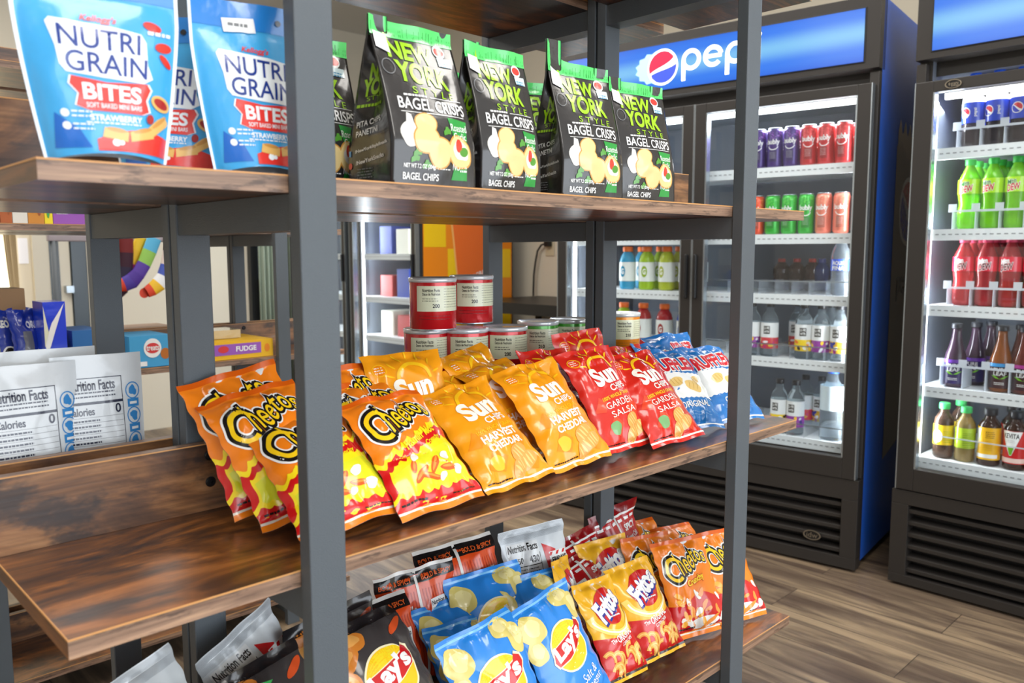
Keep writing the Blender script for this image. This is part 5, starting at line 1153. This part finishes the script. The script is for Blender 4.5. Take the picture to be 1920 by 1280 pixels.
# ------------------------------------------------------------------ pickle pouches on the rear unit
PK = pickle(); PKB = ink('pouch_white', (222, 226, 228))
for lab, px, yc, yaw, w, h, sd in (('white pickle pouch with nutrition table, right one beside the rear post', 188, 1.035, -3, .100, .180, 5), ('white pickle pouch with nutrition table, cut off by the left photo edge', 58, 1.03, 5, .104, .176, 6),
        ('white pickle pouch standing behind the other two', 100, 1.085, 0, .104, .186, 7)):
    p = at(px, 760, 1, yc)
    bag('pickle_pouch', lab, 'pouch', 'white pickle pouches on the rear shelving unit', PK, PKB, PKB, (p.x, yc, ZB, yaw, 2, 0), w, h, kind='pouch', seed=sd, t0=.016, narrow=.04)

# ------------------------------------------------------------------ things on the shelves across the aisle
def pbox(name, label, cat, grp, a, b, m, extra=None):
    """carton between two world corners, with printed panels on its front"""
    mb = MB(); cx, cy = (a[0]+b[0])/2, (a[1]+b[1])/2
    mb.box((a[0]-cx, a[1]-cy, a[2]), (b[0]-cx, b[1]-cy, b[2]), m)
    if extra:
        A = Art(3.); extra(A, (b[0]-a[0])*100, (b[2]-a[2])*100)
        A.wrap(mb, lambda X, Y: np.stack([X/100+a[0]-cx, X*0+a[1]-cy, Y/100+a[2]], 1), base=.0006, step=.0005)
    o = mb.obj(name); o.location = (cx, cy, 0); return tag(o, label, cat, grp)
def span(px0, px1, y, plane=2.20): return at(px0, y, 1, plane).x, at(px1, y, 1, plane).x
GB = 'cartons on the upper shelf across the aisle'
def cookies(A, w, h): A.poly(ell(w*.3, h*.5, w*.25, h*.3, 20), paint('toast', (190, 110, 40)), 1); A.poly(ell(w*.7, h*.5, w*.2, h*.35, 20), paint('toast2', (150, 80, 40)), 1)
for px0, px1, c, lab, fn in ((2, 24, (176, 92, 44), 'brown picture-printed carton at the left photo edge, upper shelf across the aisle', cookies), (25, 53, (222, 218, 208), 'off-white carton on the upper shelf across the aisle', lambda A, w, h: A.lines(1, h*.6, w-1, 4, .8, GREY, 1, hgt=.2)),
    (54, 84, (202, 134, 50), 'tan picture-printed carton on the upper shelf across the aisle', cookies), (85, 100, (236, 214, 40), 'narrow yellow and green carton on the upper shelf across the aisle', lambda A, w, h: A.poly(ell(w*.45, h*.5, w*.28, h*.4, 14), GRN2, 1)),
    (101, 160, (150, 84, 178), 'purple carton on the upper shelf across the aisle', lambda A, w, h: (A.text('Bars', w*.75, h*.3, w*.3, 1.6, TXTW, .02, 2), A.lines(w*.1, h*.2, w*.5, 1, .3, TXTW, 2, hgt=.4)))):
    x0, x1 = span(px0, px1, 418); pbox('carton', lab, 'box', GB, (x0, 2.203, ZA+.0008), (x1, 2.34, ZA+.12), paint('carton%d' % px0, c), fn)
x0, x1 = span(392, 478, 430); pbox('snack_tray', 'black tray with a green stripe and white tag on the upper shelf across the aisle', 'tray', None, (x0, 2.205, ZA+.0008), (x1, 2.40, ZA+.028), BLACK2,
    lambda A, w, h: (A.rect(.5, 1.2, w*.55, 2.0, LIM, 1), A.rect(w*.72, .6, w*.97, 2.4, TXTW, 1)))
x0, x1 = span(396, 514, 670); pbox('cookie_tray', 'yellow and purple cookie carton on the shelf across the aisle', 'box', None, (x0, 2.205, ZB+.0008), (x1, 2.40, ZB+.052), paint('tray_yellow', (244, 190, 30)),
    lambda A, w, h: (A.rect(0, 1.3, w*.8, 4.4, paint('tray_purple', (158, 92, 190)), 1), A.text('FUDGE', w*.56, 2.9, w*.32, 1.4, TXTW, .03, 2), A.poly(ell(w*.2, 3, 1.6, 1.0, 16), paint('elf_red', (220, 60, 60)), 2), A.poly(ell(w*.9, 2.6, .8, 1.2, 12), paint('tray_or', (240, 140, 30)), 2)))
x0, x1 = span(396, 446, 640, 2.3); pbox('wrapped_pack', 'clear wrapped tan pack lying on the yellow and purple carton', 'pack', None, (x0, 2.28, ZB+.0535), (x1, 2.38, ZB+.078), M('film_tan', (206, 186, 140), .15, coat=.8, bump=.6, bscale=40), None)
x0, x1 = span(247, 324, 680); pbox('snack_carton', 'light blue snack carton with a round logo on the shelf across the aisle', 'box', None, (x0, 2.21, ZB+.0008), (x1, 2.36, ZB+.085), paint('sky_carton', (70, 164, 216)),
    lambda A, w, h: (A.poly(ell(w*.55, h*.6, 2.3, 2.6, 24), TXTW, 1), A.poly(ell(w*.55, h*.6, 1.8, 1.4, 20), paint('elf_red', (220, 60, 60)), 2), A.text('treats', w*.55, h*.6, 3.2, 1.2, TXTW, .02, 3), A.poly(ell(w*.86, h*.4, 1.3, 1.5, 16), paint('toast', (220, 170, 70)), 1), A.rect(0, .4, w*.4, 1.6, TXTW, 1)))
x0, x1 = span(156, 182, 660); pbox('snack_carton', 'small blue carton standing left of the light blue one across the aisle', 'box', None, (x0-.02, 2.21, ZB+.0008), (x1+.02, 2.36, ZB+.11), paint('mid_blue', (48, 110, 176)), None)
# open case of dark blue pouches
x0, x1 = span(-60, 60, 620); g = pbox('cardboard_case', 'open brown cardboard case at the left photo edge across the aisle', 'box', None, (x0, 2.33, ZB+.0008), (x1+.02, 2.44, ZB+.215), paint('kraft', (156, 122, 86)), None)
NV = ink('pouch_navy', (28, 54, 160)); nart = Art(.6); nart.rect(-3, 4, 0, 11, GREY, 1); nart.text('OREO', 1.5, 12.8, 5, 1.8, TXTW, .05, 2); nart.poly(ell(3, 5, 2.4, 2.0, 18), TXTW, 1); nart.poly(ell(3, 5.4, 1.6, 1.2, 18), TXTK, 2)
for i, (px, yy, yaw) in enumerate(((40, 2.30, -12), (62, 2.26, 16), (4, 2.29, -6))):
    p = at(px, 650, 1, yy); bag('cookie_pouch', ['dark blue cookie pouch leaning in the case across the aisle', 'dark blue cookie pouch with white swirl beside the bright blue carton', 'dark blue cookie pouch at the left photo edge across the aisle'][i], 'pouch', 'dark blue cookie pouches across the aisle', nart, NV, SILV, (p.x, yy, ZB, yaw, 14, -8+6*i), .085, .165, seed=200+i, nx=20, ny=26)
x0, x1 = span(84, 126, 640); pbox('cookie_carton', 'bright blue carton with a white splash standing across the aisle', 'box', None, (x0, 2.20, ZB+.0008), (x1, 2.29, ZB+.185), ink('royal_blue', (30, 66, 216)),
    lambda A, w, h: (A.poly([(0, h*.45), (w*.35, h*.72), (w*.95, h*.98), (w*.5, h*.62), (w*.3, h*.45), (w*.1, h*.3)], TXTW, 1), A.poly([(0, h*.95), (w*.2, h*.6), (0, h*.4)], paint('splash', (226, 226, 200)), 2), A.poly(ell(w*.15, h*.18, w*.14, h*.14, 14), paint('toast', (220, 170, 70)), 1)))
# shallow tray of brown goods on the rear shelves
x0, x1 = at(126, 620, 1, 2.62).x, at(318, 620, 1, 2.62).x
pbox('cardboard_tray', 'flat brown cardboard tray on the rearmost shelf across the aisle', 'tray', None, (x0, 2.56, ZB+.0008), (x1, 2.72, ZB+.075), paint('kraft_pale', (176, 150, 128)), None)
p0 = at(285, 790, 1, 2.27); bag('foil_bag', 'dark blue foil bag slumped on the lower shelf across the aisle', 'bag', None, None, ink('foil_navy', (44, 66, 128)), SILV, (p0.x, 2.25, ZC, 10, 62, 6), .20, .17, seed=231, t0=.03)
p0 = at(30, 1150, 1, 2.22); pbox('orange_carton', 'bright orange carton low across the aisle at the left photo edge', 'box', None, (p0.x-.14, 2.215, ZC-.34), (p0.x+.07, 2.30, ZC-.17), paint('or_carton', (226, 78, 34)), None) if 0 else None
# little snack pouch on the rear unit above the second pouch
bag('cracker_pouch', 'red and cream cracker pouch, only its top showing behind the blue pouches', 'pouch', None, None, ink('cracker', (226, 190, 150)), SILV, (at(516, 10, 1, 1.12).x, 1.10, ZA, -4, 4, 0), .11, .235, seed=240, nx=20, ny=26)

# ------------------------------------------------------------------ far coolers, counter, wall fittings
def poster(A):
    pass
cool3 = cooler('drink_cooler', 'far cooler with an orange and yellow printed side', (2.82, 4.33, 0), R(-90), .69, 1.95, .71, 1, [1.42, 1.12, .86, .62, .42], hinge=.035)
cool4 = cooler('drink_cooler', 'farthest cooler beside the back wall', (2.82, 5.06, 0), R(-90), .70, 1.95, .71, 1, [1.42, 1.12, .86, .62, .42], hinge=.035)
m = MB(); A = Art(4.)
YO, OO = M('wrap_yellow', (250, 206, 20), .3, coat=.3), M('wrap_orange', (244, 142, 22), .3, coat=.3)
A.strip(lambda x: 4, lambda x: 190, 1, 70, OO, 1, 20)
for i in range(4):
    for j in range(10):
        if (i+j) % 2 == 0: A.rect(1+i*17.2+.5, 5+j*18.5, 1+i*17.2+16.5, 5+j*18.5+17.5, YO, 2)
BOT = M('orange_bottle_print', (240, 112, 36), .3, coat=.3)
pts = [(22, 84), (26, 100), (24, 118), (22, 134), (25, 150), (32, 160), (33, 170), (45, 170), (46, 160), (54, 150), (57, 134), (55, 118), (53, 100), (57, 84), (50, 76), (30, 76)]
A.poly([(x*1.0+.0, y) for x, y in [(39+(x-39)*1.08, y) for x, y in pts]], M('bottle_glow', (250, 190, 110), .3), 3); A.poly(pts, BOT, 4)
A.text('FRESH ORANGE', 42, 100, 24, 2.6, TXTW, .02, 5, rot=18); A.poly(ell(51, 93, 5, 5.5, 18, 0, .1, 2), M('ice_grey', (170, 166, 170), .3), 5); A.poly(ell(60, 121, 3, 3, 14), M('plum', (90, 50, 110), .4), 5)
A.wrap(m, lambda X, Y: np.stack([.69+X*0+.0005, X/100, Y/100], 1), base=.001, step=.001)
m.obj('side_print', cool3)
for k, (c, lab) in enumerate((((40, 60, 140), 'blue'), ((206, 204, 190), 'cream'), ((176, 50, 50), 'red'))):
    for i, z in enumerate((1.12, .86, .62)):
        x0 = .12+.17*((k+i) % 3); q0 = Vector(lw(cool3, x0, .12, z)); 
        b = MB().box((0, 0, .0005), (.12, .2, .17-.02*k), paint('fc_'+lab, c)).obj('food_carton'); b.location = (q0.x, q0.y, z); b.rotation_euler = (0, 0, R(-90))
        tag(b, lab+' carton on the '+['second', 'third', 'fourth'][i]+' shelf inside the cooler with the orange side', 'box', 'cartons inside the far cooler')
# dark counter between the coolers with a grey crate below
g = empty('counter', (3.3, 3.02, 0)); tag(g, 'black counter in the gap between the coolers', 'counter')
MB().box((-.28, -.42, .80), (.34, .50, .86), BLACK2).obj('counter_top', g)
for sx_ in (-.26, .30):
    for sy_ in (-.40, .46): MB().box((sx_, sy_, 0), (sx_+.03, sy_+.03, .80), BLACK2).obj('leg', g)
MB().box((-.26, -.36, .25), (.30, .44, .27), BLACK2).obj('shelf', g)
m = MB().box((-.2, -.3, 0), (.2, .3, .36), paint('bin_grey', (150, 150, 142))); o = m.obj('storage_bin', bevel=.02); o.location = (3.28, 2.98, .272); tag(o, 'grey storage bin under the black counter', 'bin')
OUT = M('outlet_ivory', (200, 188, 160), .4)
q = at(1032, 462, 0, XW); g = empty('wall_outlet', (XW, q.y, q.z)); tag(g, 'wall outlet with a black plug above the counter', 'outlet')
MB().box((-.006, -.036, -.058), (-.0005, .036, .058), OUT).obj('cover_plate', g, bevel=.002); MB().box((-.04, -.02, -.0), (-.006, .02, .04), BLACK2).obj('plug', g, bevel=.004)
pts = [(XW-.035, q.y+.0, q.z+.02)]
for px, py in ((1015, 459), (1008, 470), (1004, 490), (1001, 515), (1000, 545), (1000, 575)):
    v = at(px, py, 0, XW-.03); pts.append((v.x, v.y, v.z))
c0 = Vector(pts[0]); o = MB().tube([Vector(p)-c0 for p in pts], .006, BLACK2).obj('power_cord'); o.location = c0; tag(o, 'black power cord drooping from the wall outlet', 'cord')
# back wall: doors with dark panes, notices, a lit window with a drape
def wallrect(name, px0, px1, z0, z1, m, t=.03, y=None):
    a = at(px0, 500, 1, y or YW).x; b = at(px1, 500, 1, y or YW).x
    return MB().box((a, YW-t, z0), (b, YW-.0005, z1), m)
DOORW = M('door_paint', (206, 200, 184), .6); DARKG = M('dark_pane', (70, 80, 88), .2)
d = struct(wallrect('door', 60, 128, 0, 2.05, DOORW, .035).obj('door_1')); wallrect('p', 90, 108, .75, 1.30, DARKG, .04).obj('door_pane', d)
MB().box((at(121, 500, 1, YW).x-.02, YW-.09, .9), (at(121, 500, 1, YW).x+.02, YW-.036, .94), CHROME).obj('door_handle', d)
d = struct(wallrect('door', 130, 178, 0, 2.2, DARKG, .05).obj('door_2')); MB().box((at(158, 500, 1, YW).x, YW-.06, 0), (at(160, 500, 1, YW).x, YW-.05, 2.2), DOORW).obj('door_frame', d)
d = struct(wallrect('door', 464, 488, 0, 2.2, M('door_black', (38, 40, 42), .4), .05).obj('door_3')); MB().box((at(478, 500, 1, YW).x, YW-.08, .95), (at(481, 500, 1, YW).x, YW-.05, 1.5), M('blue_metal', (130, 160, 200), .3, metal=.5)).obj('door_handle', d)
dr = MB(); a0 = at(490, 500, 1, 5.1).x; b0 = at(560, 500, 1, 5.1).x; V = []; F = []
for i in range(61):
    x = a0+(b0-a0)*i/60; y = 5.12+.025*math.sin(i*.9)
    V += [(x, y, .1), (x, y, 2.2)]
    if i: F.append([2*i-2, 2*i, 2*i+1, 2*i-1])
dr.add(V, F, M('grey_green_curtain', (146, 158, 142), .9), True); o = dr.obj('curtain'); sm = o.modifiers.new('thick', 'SOLIDIFY'); sm.thickness = .004
tag(o, 'grey green curtain hanging on the back wall', 'curtain')
w = struct(wallrect('w', -40, 26, .8, 1.75, M('bright_window', (255, 236, 196), .5, emit=2.2), .02).obj('window_1'))
dr = MB(); V = []; F = []
for i in range(41):
    t = i/40; x0_ = at(2, 500, 1, 5.0).x; x1_ = at(34, 500, 1, 5.0).x
    for j in range(13):
        s_ = j/12; z = 1.9-1.05*s_; k = .35+.65*(1-s_)**.7
        xx = x0_+(x1_-x0_)*(.0+(1-.0)*(1-(1-t)*k)); V.append((xx, 5.02+.02*math.sin(i*1.1), z))
for i in range(40):
    for j in range(12): a_ = i*13+j; F.append([a_, a_+1, a_+14, a_+13])
dr.add(V, F, M('tan_drape', (196, 176, 140), .9), True); o = dr.obj('drape'); o.modifiers.new('thick', 'SOLIDIFY').thickness = .004; tag(o, 'tan drape beside the bright window at the left photo edge', 'drape')
q0, q1 = at(32, 446, 1, YW), at(54, 494, 1, YW); o = MB().box((0, 0, 0), (q1.x-q0.x, .003, q0.z-q1.z), paint('paper', (236, 238, 246))).obj('wall_notice'); o.location = (q0.x, YW-.004, q1.z); tag(o, 'white paper notice taped to the back wall', 'notice')
# sock rack with striped socks
RY = 3.3
g = empty('sock_rack', (at(200, 447, 1, RY).x, RY, 0)); tag(g, 'pale rail stand across the room with socks hanging', 'rack')
xa, xb = at(88, 447, 1, RY).x-g.location.x, at(330, 447, 1, RY).x-g.location.x; zr = at(200, 447, 1, RY).z
MB().box((xa, -.012, zr-.012), (xb, .012, zr+.012), M('rail_mauve', (176, 166, 172), .4)).obj('rail', g, bevel=.004)
for x_ in (xa+.02, xb-.02): MB().tube([(x_, 0, 0), (x_, 0, zr)], .012, STEEL).obj('post', g)
def sock(label, px, cols, seed, tilt=18):
    q = at(px, 446, 1, RY-.03-.02*(seed % 2)); mb = MB(); L = .24
    path = [(0, 0), (.002, -.055), (.002, -.11), (-.004, -.155), (-.016, -.19), (-.038, -.215), (-.058, -.232)]
    segs = 14
    for k in range(len(path)-1):
        V = []; F = []
        for j in (0, 1):
            x, z = path[k+j]; r = [.028, .028, .027, .027, .031, .027, .022][k+j]
            tx, tz = (path[min(k+j+1, 6)][0]-path[max(k+j-1, 0)][0]), (path[min(k+j+1, 6)][1]-path[max(k+j-1, 0)][1]); n = math.hypot(tx, tz); nx_, nz_ = -tz/n, tx/n
            for i in range(segs):
                a = 2*math.pi*i/segs; V.append((x+nx_*r*math.cos(a), .010*math.sin(a), z+nz_*r*math.cos(a)))
        for i in range(segs): F.append([i, (i+1) % segs, segs+(i+1) % segs, segs+i])
        mb.add(V, F, paint('sock%d_%d' % (seed, k % len(cols)), cols[k % len(cols)]), True)
    mb.add([(-.064+.02*math.cos(t*.45), .004, -.236+.02*math.sin(t*.45)) for t in range(14)], [list(range(14))], paint('sock%d_toe' % seed, cols[-1]), True)
    o = mb.obj('sock'); o.location = q; o.rotation_euler = (0, R(tilt), R(6)); return tag(o, label, 'sock', 'striped socks on the rack')
sock('blue, purple and red striped sock hanging in the middle', 290, [(90, 180, 220), (150, 200, 90), (90, 60, 160), (80, 50, 150), (80, 60, 160), (226, 70, 40)], 1, 26)
sock('yellow and magenta striped sock behind the blue one', 268, [(230, 190, 40), (226, 180, 40), (200, 50, 120), (220, 60, 60), (230, 190, 50), (226, 70, 40)], 2, 27)
sock('dark red sock left on the rack', 236, [(120, 30, 30), (60, 20, 40), (40, 30, 60), (200, 160, 40), (60, 30, 50), (190, 50, 40)], 3, 4)
sock('orange and white sock at the right on the rack', 322, [(90, 60, 40), (240, 220, 210), (70, 90, 180), (240, 240, 240), (240, 190, 40), (226, 70, 40)], 4, 14)
